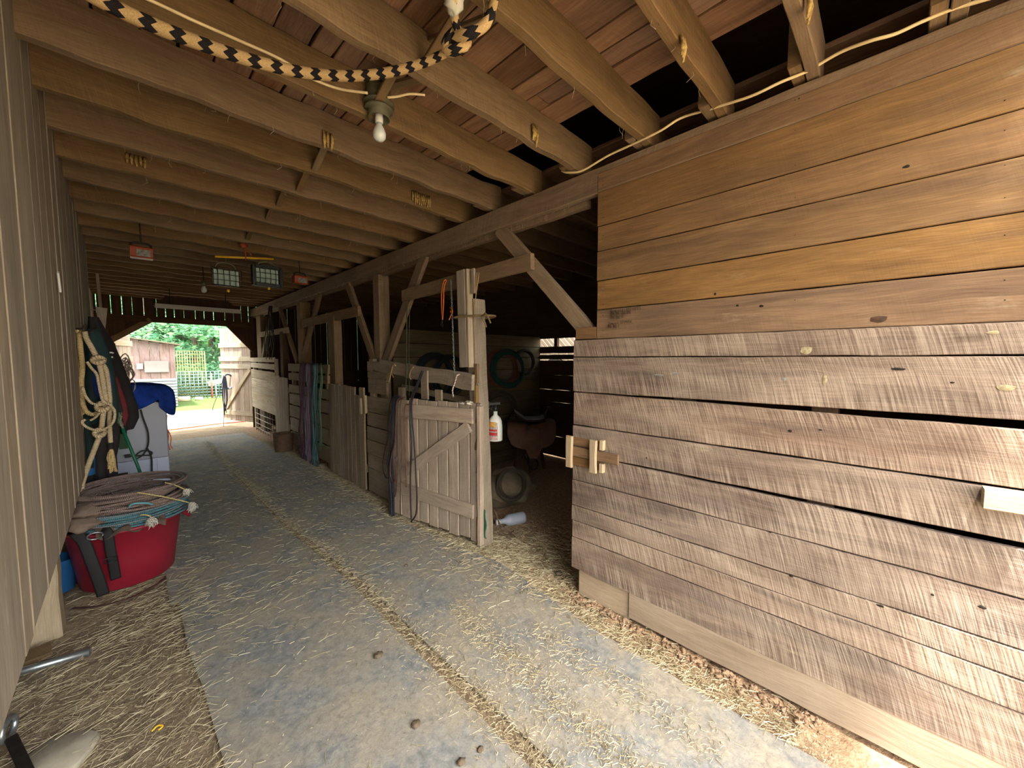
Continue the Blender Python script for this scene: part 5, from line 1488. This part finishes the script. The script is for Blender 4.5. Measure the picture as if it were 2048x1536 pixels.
# ================================================================== STRAW, CHAFF AND CLODS
g = G('straw')
at = g.n('ShaderNodeAttribute', attribute_name='tint')
tr = g.sep(at.outputs['Vector'])
M['straw'] = g.out(g.mix(tr[0], g.mix(tr[1], hexc('#6c6048'), hexc('#8f8263')), hexc('#cbc1a3')), .7, 0, .2)
def strands(name, n_, samp, l0, l1, wdt, label, dirf=None, curl=.25, lift=.012, zb=None):
    b = MB()
    for _ in range(n_):
        x, y = samp()
        if y < -0.3: continue
        L_ = U(l0, l1); a = (dirf() if dirf else U(0, math.pi))
        z = (zb if zb is not None else max(floor_h(x, y), .0145 if 0.15 < x < 1.95 else -1))+U(.001, lift)
        d = Vector((_c(a), _s(a), U(-.08, .08))); w_ = wdt*U(.6, 1.4)
        sd_ = Vector((-_s(a), _c(a), 0)); cu = U(-curl, curl)*L_
        p0 = Vector((x, y, z)); p1 = p0+d*L_*.5+sd_*cu*.5+Vector((0, 0, U(0, .004))); p2 = p0+d*L_+sd_*cu*U(-.3, .8)
        t_ = (R(), R(), R())
        k = len(b.v)
        for p in (p0, p1, p2):
            b.v.extend([p-sd_*w_, p+sd_*w_, p+Vector((0, 0, w_*1.6))])
        for i in (0, 3):
            for (q, r) in ((0, 1), (1, 2), (2, 0)):
                b.quad((k+i+q, k+i+r, k+i+3+r, k+i+3+q), ((0, 0),)*4, t_)
    o = b.build(name, 'straw')
    o['kind'] = 'stuff'; o['label'] = label; o['category'] = 'straw'
    return o
def gs(m, s_): return random.gauss(m, s_)
strands('straw', 4600, lambda: (lambda y: (lin(MC, y)+.05+gs(0, .03 if R() < .55 else .075 if y < 3 else .05), y))(.25+9*R()**1.4), .010, .05, .0009, 'strip of straw filling the long seam between the rubber mats')
strands('straw', 3000, lambda: (lambda y: (lin(MR1, y)+abs(gs(0, .10)), y))(U(.2, 2.7)), .012, .06, .0011, 'straw on the dirt strip at the foot of the right wall')
strands('straw', 4200, lambda: (gs(2.22, .22), gs(2.0, .4)), .015, .08, .0013, 'straw scattered in the dark tack room doorway')
strands('straw', 4200, lambda: (lambda y: (lin(MR1, y)+gs(.05, .07), y))(U(2.5, 8.5)), .02, .08, .0011, 'straw heaped along the foot of the stall gates')
strands('straw', 2300, lambda: (U(-.75, .20), 3.25-1.9*R()**.8), .015, .11, .0008, 'tangled straw on the dirt in the near left corner', dirf=lambda: gs(.45, .75), lift=.028)
strands('straw', 500, lambda: (gs(.02, .18), U(3.0, 3.9)), .02, .10, .0009, 'straw around the foot of the red tub', dirf=lambda: gs(.3, .7))
strands('straw', 1300, lambda: (lambda y: (1.31+.09*(y-.67)+gs(0, .05), y))(U(.3, 1.95)), .008, .04, .0010, 'straw drift down the middle of the right foreground mat')
strands('straw', 700, lambda: (lambda y: (1.62+gs(0, .06), y))(U(.4, 1.45)), .008, .035, .0010, 'thin straw drift near the right edge of the foreground mat')
strands('straw', 1300, lambda: (U(.2, 1.85), 2.3+5.5*R()**1.1), .02, .075, .0010, 'loose straws lying across the mats in mid aisle', dirf=lambda: gs(-.5, .7))
strands('straw', 260, lambda: (U(.2, 1.85), U(.2, 2.6)), .008, .06, .0010, 'few stray straws on the foreground mats')
strands('straw', 200, lambda: (gs(.5, .35), gs(2.95, .28)), .03, .10, .0010, 'long straws on the mat corner by the tub', dirf=lambda: gs(.2, .7))
# chaff flakes
b = MB()
for _ in range(14000):
    q = R()
    if q < .30: y = .2+6*R()**1.3; x = lin(MC, y)+.05+gs(0, .07)
    elif q < .55: y = U(.1, 2.7); x = lin(MR1, y)+abs(gs(0, .12))
    elif q < .72: y = U(.3, 2.0); x = 1.31+.09*(y-.67)+gs(0, .10)
    elif q < .85: x = U(-.7, .2); y = U(1.4, 3.4)
    else: x = U(.2, 1.85); y = .2+5*R()
    z = max(floor_h(x, y), .0145 if 0.15 < x < 1.95 else -1)+.002
    s_ = U(.001, .0032); a = U(0, 6.28); k = len(b.v); t_ = (R(), R(), R())
    dx, dy = Vector((_c(a), _s(a), U(-.3, .3)))*s_*1.8, Vector((-_s(a), _c(a), U(-.3, .3)))*s_*.6
    p = Vector((x, y, z)); up_ = Vector((0, 0, s_*.5))
    b.v.extend([p-dx-dy, p+dx-dy, p+dx+dy, p-dx+dy, p+up_])
    for (m_, n2_) in ((0, 1), (1, 2), (2, 3), (3, 0)): b.quad((k+m_, k+n2_, k+4), ((0, 0),)*3, t_)
o = b.build('chaff', 'straw'); o['kind'] = 'stuff'; o['label'] = 'fine hay chaff strewn over mats and dirt'; o['category'] = 'chaff'
M['clod'] = plain('dirt_clod', '#9c8269', .95, 0, .2, 40, bump=.6)
b = MB()
for _ in range(260):
    y = U(.15, 1.5)*1.0; x = 2.06-abs(gs(0, .035)); s_ = U(.004, .017)
    b.blob((x, y, floor_h(x, y)+s_*.4), (s_, s_*U(.6, 1.5), s_*U(.4, .8)), 9, 6, 1.1, 2.2, rot=Euler((U(0, 1), U(0, 1), U(0, 6))))
o = b.build('dirt_crumbs', 'clod'); o['kind'] = 'stuff'; o['label'] = 'crumbs of red dirt along the foot of the sill'; o['category'] = 'dirt'
M['dung'] = plain('dried_dung', '#6e6150', .95, 0, .2, 60, bump=.5)
for i, (px, py, s_, lab_) in enumerate(((832, 1450, .020, 'small dry dung ball in the lower middle of the near mat'), (923, 1525, .016, 'small dark dung crumb at the bottom edge of the picture'), (961, 1500, .013, 'tiny dung crumb beside the straw seam at the bottom'),
                                        (757, 1312, .024, 'flattened dung lump with straw on the near mat'), (812, 1131, .014, 'tiny dark clump on the mat before the gate'), (1118, 1148, .025, 'dark clod in the straw by the tack room doorway'))):
    b = MB(); p = PZ(px, py, .018); b.blob(p+Vector((0, 0, s_*.25)), (s_, s_*.9, s_*.5), 14, 9, .5, 2.5)
    tag(b.build('dung_clump', 'dung'), lab_, 'dung', 'dry dung clumps on the floor')

# ================================================================== OUTDOORS
g = G('outdoor_ground')
P_ = g.n('ShaderNodeTexCoord').outputs['Object']
sp = g.sep(P_)
n1 = g.noise(P_, 1.2, 4.0, .6); n2 = g.noise(P_, 30.0, 4.0, .7); n3 = g.noise(P_, 5.0, 4.0, .6)
grav = g.mix(g.ramp(n2, .35, .65), hexc('#8f8a82'), hexc('#aaa69f'))
dirt = g.mix(g.ramp(n3, .35, .65), hexc('#8d7b62'), hexc('#a39177'))
grass = g.mix(g.ramp(n2, .35, .65), hexc('#3a4f26'), hexc('#5c7040'))
yy = g.math('ADD', sp[1], g.math('MULTIPLY', n1, 1.2))
c = g.mix(g.ramp(yy, 12.6, 13.4), dirt, grav)
c = g.mix(g.ramp(yy, 15.6, 16.2), c, grass)
M['outground'] = g.out(c, .95, 0, .1)
b = MB()
for (x0, x1, y0, y1) in ((-40, 40, -40, YN+.05), (-40, 40, YE+.1, 70)):
    k = len(b.v); b.v.extend([Vector((x0, y0, -.012)), Vector((x1, y0, -.012)), Vector((x1, y1, -.012)), Vector((x0, y1, -.012))])
    b.quad((k, k+1, k+2, k+3), ((0, 0), (1, 0), (1, 1), (0, 1)), (.5, .5, .5))
b.build('ground', 'outground', kind='structure')

# open barn door leaves
def leaf(name, A, B, zt_free, z_cut, cut, label, ncut):
    ax = (B-A); L_ = ax.length; ax.normalize(); n_ = Vector((-ax.y, ax.x, 0))
    if n_.y > 0: n_ = -n_
    t = thing(name, label, 'door', (A+B)/2, 'open barn door leaves')
    b = MB(); k = 7
    for i in range(k):
        s0 = L_*i/k; wv = L_/k; sm = s0+wv/2
        zt = zt_free if sm > cut else z_cut+(zt_free-z_cut)*sm/cut
        b.board(A+ax*sm+Vector((0, 0, .10)), A+ax*sm+Vector((0, 0, zt-.02)), ax, wv-.006, .024, rough=.002)
    b.build('planks', 'gate', t)
    for z in (.30, 1.42, 1.60, 1.93):
        b = MB(); b.board(A+ax*.02+n_*.025+Vector((0, 0, z)), A+ax*(L_+.02)+n_*.025+Vector((0, 0, z)), (0, 0, 1), .11, .025); b.build('batten', 'weather', t)
    pa = A+ax*.06+n_*.027+Vector((0, 0, 1.36)); pb = A+ax*(L_-.1)+n_*.027+Vector((0, 0, .36))
    b = MB(); b.board(pa, pb, (pb-pa).normalized().cross(n_), .10, .025); b.build('diagonal_brace', 'weather', t)
    pa = A+n_*.027+Vector((0, 0, z_cut-.03)); pb = A+ax*cut+n_*.027+Vector((0, 0, zt_free-.03))
    b = MB(); b.board(pa, pb, (pb-pa).normalized().cross(n_), .07, .025); b.build('top_batten', 'weather', t)
    return t
Bf = PY(441, 700, 11.75)
leaf('barn_door', Vector((2.13, 10.68, 0)), Vector((Bf.x, 11.75, 0)), 2.36, 1.84, .45, 'open plank barn door leaf with Z bracing at the right of the far doorway', 2)
Bf2 = PY(260, 700, 11.8)
leaf('barn_door', Vector((-.32, 10.68, 0)), Vector((Bf2.x, 11.8, 0)), 2.36, 1.90, .45, 'open plank barn door leaf at the left of the far doorway behind the coats', 2)
yl = 11.45
b = MB(); c0 = PY(455, 752, yl)
for k in range(4):
    b.tube([c0+Vector((.09*_c(a)*(1+.08*k), -.03-.01*k, -.13+.16*_s(a)*(1+.05*k))) for a in [2*math.pi*q/24 for q in range(25)]], .010, 6)
tag(b.build('hose_loop', 'lariat_grey'), 'grey looped hose hanging on the open right barn door leaf', 'hose')
b = MB()
for k in range(7):
    x0 = 446+k*1.6
    b.tube(spl([PY(447+k*.6, 751, yl-.1), PY(x0-1, 775, yl-.12), PY(x0+U(-1, 1), 800, yl-.12), PY(450+U(-2, 3), 822+U(-8, 8), yl-.12)], 5), .008, 5)
b.tube(spl([PY(447, 752, yl-.1), PY(440, 780, yl-.12), PY(428, 808, yl-.12), PY(426, 822, yl-.12), PY(435, 830, yl-.12), PY(447, 828, yl-.12)], 6), .006, 5)
b.tube(spl([PY(449, 800, yl-.12), PY(448, 830, yl-.12), PY(447, 853, yl-.12)], 4), .006, 5)
tag(b.build('dark_halter', 'leather_navy'), 'tangle of dark straps hanging on the open right barn door leaf', 'halter')

# shed
YS = 17.0
M['shedwall'] = wood('shed_wall', '#5e4c46', '#776762', '#86797a', blot=.6, knots=0, stain=.5, staincol='#9c9ca0', vary=.2)
M['shedlow'] = plain('corrugated_white', '#82878b', .5, .0, .08)
M['shedpanel'] = plain('shed_panel', '#6f6a68', .7, 0, .06)
M['roofm'] = plain('shed_roof', '#5d5a4a', .8, .1, .15)
sh = thing('shed', 'pale weathered shed with a sloping roof outside the far doorway', 'shed', (0, YS, 0))
pR = PY(349, 690, YS); zR = pR.z; xR = pR.x; pL = PY(255, 677, YS); slope = (pL.z-zR)/(pL.x-xR)
xL0 = -3.0
b = MB(); x = xL0
while x < xR-.02:
    x1 = min(x+.24, xR); zt = zR+slope*((x+x1)/2-xR)
    b.board(((x+x1)/2, YS+.012, .9), ((x+x1)/2, YS+.012, zt), (1, 0, 0), x1-x-.006, .024, rough=.002); x = x1
b.build('wall_boards', 'shedwall', sh)
b = MB()
for k in range(10): b.tube([(xL0, YS, .05+k*.095), (xR, YS, .05+k*.095)], .05, 8)
b.build('corrugated_skirt', 'shedlow', sh)
b = MB(); b.box(xR-.02, xR, YS+.03, YS+2.6, 0, zR-.05, rough=0); b.box(xL0, xR, YS+2.6, YS+2.63, 0, 1.9, rough=0); b.build('side_wall', 'shedwall', sh)
b = MB(); b.board((xL0, YS+1.2, zR+slope*(xL0-xR)+.03), (xR+.14, YS+1.2, zR+slope*.14+.03), (0, 1, 0), 2.9, .04, rough=0); b.build('roof', 'roofm', sh)
p0, p1 = PY(288, 722, YS-.05), PY(338, 744, YS-.05)
b = MB(); b.box(p0.x, p1.x, YS-.07, YS-.04, p1.z, p0.z, rough=0); b.build('wall_panel', 'shedpanel', sh)
p0, p1 = PY(273, 727, YS-.05), PY(286, 738, YS-.05)
M['poster'] = plain('pale_blue_sign', '#6f8f9f', .6, 0, .1, 30, col2='#8e989c')
b = MB(); b.box(p0.x, p1.x, YS-.07, YS-.05, p1.z, p0.z, rough=0)
tag(b.build('small_sign', 'poster'), 'small pale blue sign on the shed wall', 'sign')

# wire fences
def grid(name, y, x0, x1, z0, z1, nx, nz, r, mat, label):
    b = MB()
    for i in range(nx+1):
        x = x0+(x1-x0)*i/nx; b.tube([(x, y, z0), (x, y, z1)], r*(1.8 if i in (0, nx) else 1), 5)
    for j in range(nz+1):
        z = z0+(z1-z0)*j/nz; b.tube([(x0, y+r, z), (x1, y+r, z)], r, 5)
    return tag(b.build(name, mat), label, 'fence', 'wire fence panels outside')
M['wireblue'] = plain('wire_pale_blue', '#6c858c', .5, .0, .08)
M['wireyel'] = plain('wire_yellowish', '#807b4c', .5, .0, .1)
yf_ = 20.0
a_, b_ = PY(352, 744, yf_), PY(445, 742, yf_)
grid('wire_fence', yf_, a_.x, b_.x+2.0, .0, a_.z, 26, 9, .014, 'wireblue', 'low pale blue wire fence across the grass outside')
a_, b_ = PY(348, 702, yf_+.6), PY(409, 706, yf_+.6)
grid('wire_fence', yf_+.6, a_.x, b_.x, .0, a_.z, 12, 14, .013, 'wireyel', 'taller yellowish wire panel standing behind the low fence')
M['redpost'] = plain('red_post', '#b9605a', .6, 0, .1)
p = PY(423, 760, yf_-.1)
b = MB(); b.tube([(p.x, yf_-.1, 0), (p.x, yf_-.1, PY(423, 746, yf_).z)], .03, 8)
tag(b.build('fence_post', 'redpost'), 'reddish steel post in the low wire fence', 'post')
p = PY(432, 765, yf_+.9)
b = MB(); b.board((p.x-.28, yf_+.9, p.z-.05), (p.x+.4, yf_+.9, p.z+.12), (0, 0, 1), .22, .04); b.board((p.x-.02, yf_+.9, 0), (p.x-.02, yf_+.9, p.z), (1, 0, 0), .06, .06)
tag(b.build('wooden_feeder', 'weather'), 'tan slanted board of a feeder behind the low fence', 'feeder')
for (px, py, w_, h_, lab_) in ((364, 793, .25, .16, 'pale block lying at the foot of the low fence'), (398, 795, .14, .12, 'small brown bucket shape by the low fence')):
    p = PZ(px, py, 0); p = PY(px, py, 19.3); b = MB(); b.lathe([(0, 0), (w_*.9, 0), (w_, h_*.1), (w_*.95, h_), (0, h_*1.02)], (p.x, 19.3, -.01), 12, jit=.1)
    tag(b.build('yard_block', 'weather'), lab_, 'block', 'things lying by the fence')

# forest
g = G('leaf')
at = g.n('ShaderNodeAttribute', attribute_name='tint')
tr = g.sep(at.outputs['Vector'])
c = g.mix(tr[0], hexc('#386a48'), hexc('#8ab27a'))
c = g.mix(g.math('MULTIPLY', tr[1], .5), c, hexc('#68a892'))
g.out(c, .6, 0, .3)
tl_ = g.n('ShaderNodeBsdfTranslucent'); g.l(c, tl_.inputs[0])
ms = g.n('ShaderNodeMixShader'); ms.inputs[0].default_value = .35
g.l(g.b.outputs[0], ms.inputs[1]); g.l(tl_.outputs[0], ms.inputs[2])
g.l(ms.outputs[0], [n for n in g.t.nodes if n.type == 'OUTPUT_MATERIAL'][0].inputs[0])
M['leaf'] = g.m
M['bark'] = plain('bark', '#6d6558', .95, 0, .25, 8, bump=.5)
def foliage(b, blobs, n_, ls):
    for _ in range(n_):
        c, r = random.choice(blobs)
        d = Vector((gs(0, 1), gs(0, 1), gs(0, 1))).normalized()*(R()**.45)
        p = Vector((c[0]+d.x*r[0], c[1]+d.y*r[1], c[2]+d.z*r[2]))
        s_ = ls*U(.6, 1.4)
        a = Vector((gs(0, 1), gs(0, 1), gs(0, .5))).normalized()*s_; n2_ = a.orthogonal().normalized()
        w_ = (n2_*_c(U(0, 3))+a.cross(n2_).normalized()*.6)*s_*.45
        k = len(b.v); t_ = (R(), R(), R())
        b.v.extend([p-a, p+w_*.9, p+a, p-w_*.9+Vector((0, 0, -s_*.15))])
        b.quad((k, k+1, k+2, k+3), ((0, 0), (1, 0), (1, 1), (0, 1)), t_)
protos = []
def make_tree(v):
    t = thing('tree', 'x', 'tree', (0, 0, 0), 'trees of the woods beyond the fence', local=True)
    h = 9+v
    b = MB(); lean = U(-.5, .5)
    b.tube(spl([(0, 0, -.1), (.1*lean, 0, 1.5), (.25*lean, .1, 4), (.5*lean, 0, h)], 5), .20 if v % 2 == 0 else .11, 9, r2=.05)
    blobs = []
    for k in range(9):
        a = U(0, 6.28); z = U(1.6, 6.5) if v % 3 else U(.9, 5.5); rr = U(.4, 2.2)
        c = (_c(a)*rr, _s(a)*rr, z); blobs.append((c, (U(.9, 1.5), U(.9, 1.5), U(.45, .8))))
        b.tube(spl([(0, 0, z-.7), (c[0]*.5, c[1]*.5, z-.2), c], 4), .04, 5, r2=.015)
    b.build('trunk', 'bark', t)
    b = MB(); foliage(b, blobs, 5200, .10)
    b.build('foliage', 'leaf', t)
    return t
def copy_tree(o):
    c = o.copy(); COL.objects.link(c)
    for ch in [x for x in bpy.data.objects if x.parent == o]:
        d = ch.copy(); COL.objects.link(d); d.parent = c
    return c
for v in range(3): protos.append(make_tree(v))
spots = [(.6, 23.5, 0), (2.4, 22.8, 1), (4.2, 23.6, 2), (5.9, 23.2, 1), (-1.4, 24, 2), (1.2, 27, 1), (3.4, 26.5, 0), (5.4, 27.5, 2), (-.6, 28.5, 0), (2.5, 31, 2), (5, 32, 1), (7.5, 29, 0), (.4, 33, 1), (-2.6, 30.5, 1), (7.6, 34, 2), (3.2, 36, 0), (-4, 26, 0), (8.2, 24.5, 2)]
desc = ['nearest trunk just left of the wire panel', 'leafy tree right behind the low fence', 'tree behind the open right door leaf', 'outer tree beside the right door leaf', 'tree above the shed roof', 'second row tree over the shed corner', 'second row tree behind the wire panel', 'second row tree right of the fence', 'tree far behind the shed', 'deep woods tree in the middle of the doorway view', 'deep woods tree toward the right', 'deep woods tree outermost right', 'deep woods tree behind the shed roof', 'deep woods tree at the left edge', 'farthest tree at right', 'farthest tree in the middle', 'tree at the far left behind the shed', 'tree at the far right of the yard']
used = set()
for (x, y, v), d_ in zip(spots, desc):
    o = protos[v] if v not in used else copy_tree(protos[v]); used.add(v)
    o.location = (x, y, max(0, (y-23)*.09)-.05); o.rotation_euler = (0, 0, U(0, 6.28)); s_ = U(.9, 1.15); o.scale = (s_, s_, s_)
    o['label'] = 'green tree of the woods, '+d_
def bush(n_, r, name, label, loc, ls=.07):
    t = thing(name, label, 'shrub', loc, 'undergrowth shrubs along the edge of the woods')
    b = MB(); L0 = Vector(loc)
    blobs = [((L0.x+U(-r, r)*.6, L0.y+U(-.4, .4), L0.z+U(.25, 1.1)*r*.8), (r*.6, r*.5, r*.5)) for _ in range(6)]
    foliage(b, blobs, n_, ls); b.build('foliage', 'leaf', t)
    b = MB()
    for bl in blobs: b.tube([(L0.x, L0.y, L0.z-.05), bl[0]], .015, 5)
    b.build('stems', 'bark', t)
for i, (x, y, r, d_) in enumerate(((1.6, 21.6, 1.2, 'behind the left end of the yellowish wire panel'), (3.1, 21.9, 1.1, 'behind the right end of the yellowish wire panel'), (4.6, 21.6, 1.2, 'behind the feeder board'), (.2, 21.8, 1.3, 'behind the shed corner'), (6.2, 22, 1.3, 'beyond the open right door leaf'), (2.4, 24.6, 1.6, 'deeper in the woods in mid doorway'))):
    bush(2600, r, 'shrub', 'green shrub '+d_, (x, y, 0))
# hay wisps and cobweb threads hanging from beams and joists
b = MB()
for _ in range(230):
    q = R()
    if q < .5:
        y = random.choice(JY[1:14])+U(0, .045); x = U(-.15, 2.0); z = ZJ
    else: x = XR+U(.005, .04); y = U(1.4, 8); z = 2.60
    L_ = U(.01, .05)
    b.tube([(x, y, z+.004), (x+U(-.01, .01), y+U(-.01, .01), z-L_*.5), (x+U(-.02, .02), y+U(-.02, .02), z-L_)], .0008, 4)
o = b.build('hay_wisps', 'straw'); o['kind'] = 'stuff'; o['label'] = 'hay wisps and dusty threads hanging from joists and beam'; o['category'] = 'hay'
# wooded slope closing the view
g = G('woods_slope')
P_ = g.n('ShaderNodeTexCoord').outputs['Object']
n1 = g.noise(P_, 1.3, 6.0, .7); n2 = g.noise(P_, 5.0, 5.0, .7)
c = g.mix(g.ramp(n1, .38, .62), hexc('#23492c'), hexc('#5f9450')); c = g.mix(g.math('MULTIPLY', g.ramp(n2, .5, .7), .6), c, hexc('#1a3322'))
g.bump(n2, 1.0, .4)
M['slope'] = g.out(c, .95, 0, .1)
b = MB(); nxs, nys = 60, 24
for j in range(nys+1):
    for i in range(nxs+1):
        x = -30+60*i/nxs; y = 30+20*j/nys
        z = .6+14*(j/nys)**.8+1.6*noise.noise(Vector((x*.3, y*.3, 0)))+.9*noise.noise(Vector((x*.9, y*.9, 4)))
        b.v.append(Vector((x, y, z if j else -.1)))
for j in range(nys):
    for i in range(nxs):
        k = j*(nxs+1)+i; b.quad((k, k+1, k+nxs+2, k+nxs+1), ((0, 0),)*4, (.5, .5, .5), True)
b.build('hillside', 'slope', kind='structure')
for o in WORLD_ROOTS:
    if '_w' in o: del o['_w']

# pieces that belong to a part of a thing hang under that part
SUB = {'spray_bottle': {'label_crest': 'label', 'label_band': 'label', 'label_patch': 'label'}, 'work_light': {'cage': 'glass', 'knob': 'housing'}, 'light_fixture': {'bulb': 'socket'},
       'orange_fixture': {'plate': 'housing'}, 'saddle': {'horn': 'seat', 'stirrup': 'fender'}, 'metal_cabinet': {'seam': 'drawer_front'}, 'knotted_rope': {'frayed_end': 'tape'}}
base_ = lambda n: n.split('.')[0]
for o in list(bpy.data.objects):
    if o.parent is None and base_(o.name) in SUB:
        mp = SUB[base_(o.name)]
        kids = [c for c in bpy.data.objects if c.parent == o]
        for c in kids:
            tgt = mp.get(base_(c.name))
            if not tgt: continue
            cand = [k for k in kids if base_(k.name) == tgt and k is not c]
            if cand:
                i = [k for k in kids if base_(k.name) == base_(c.name)].index(c)
                c.parent = cand[min(i, len(cand)-1)] if len(cand) > 1 else cand[0]
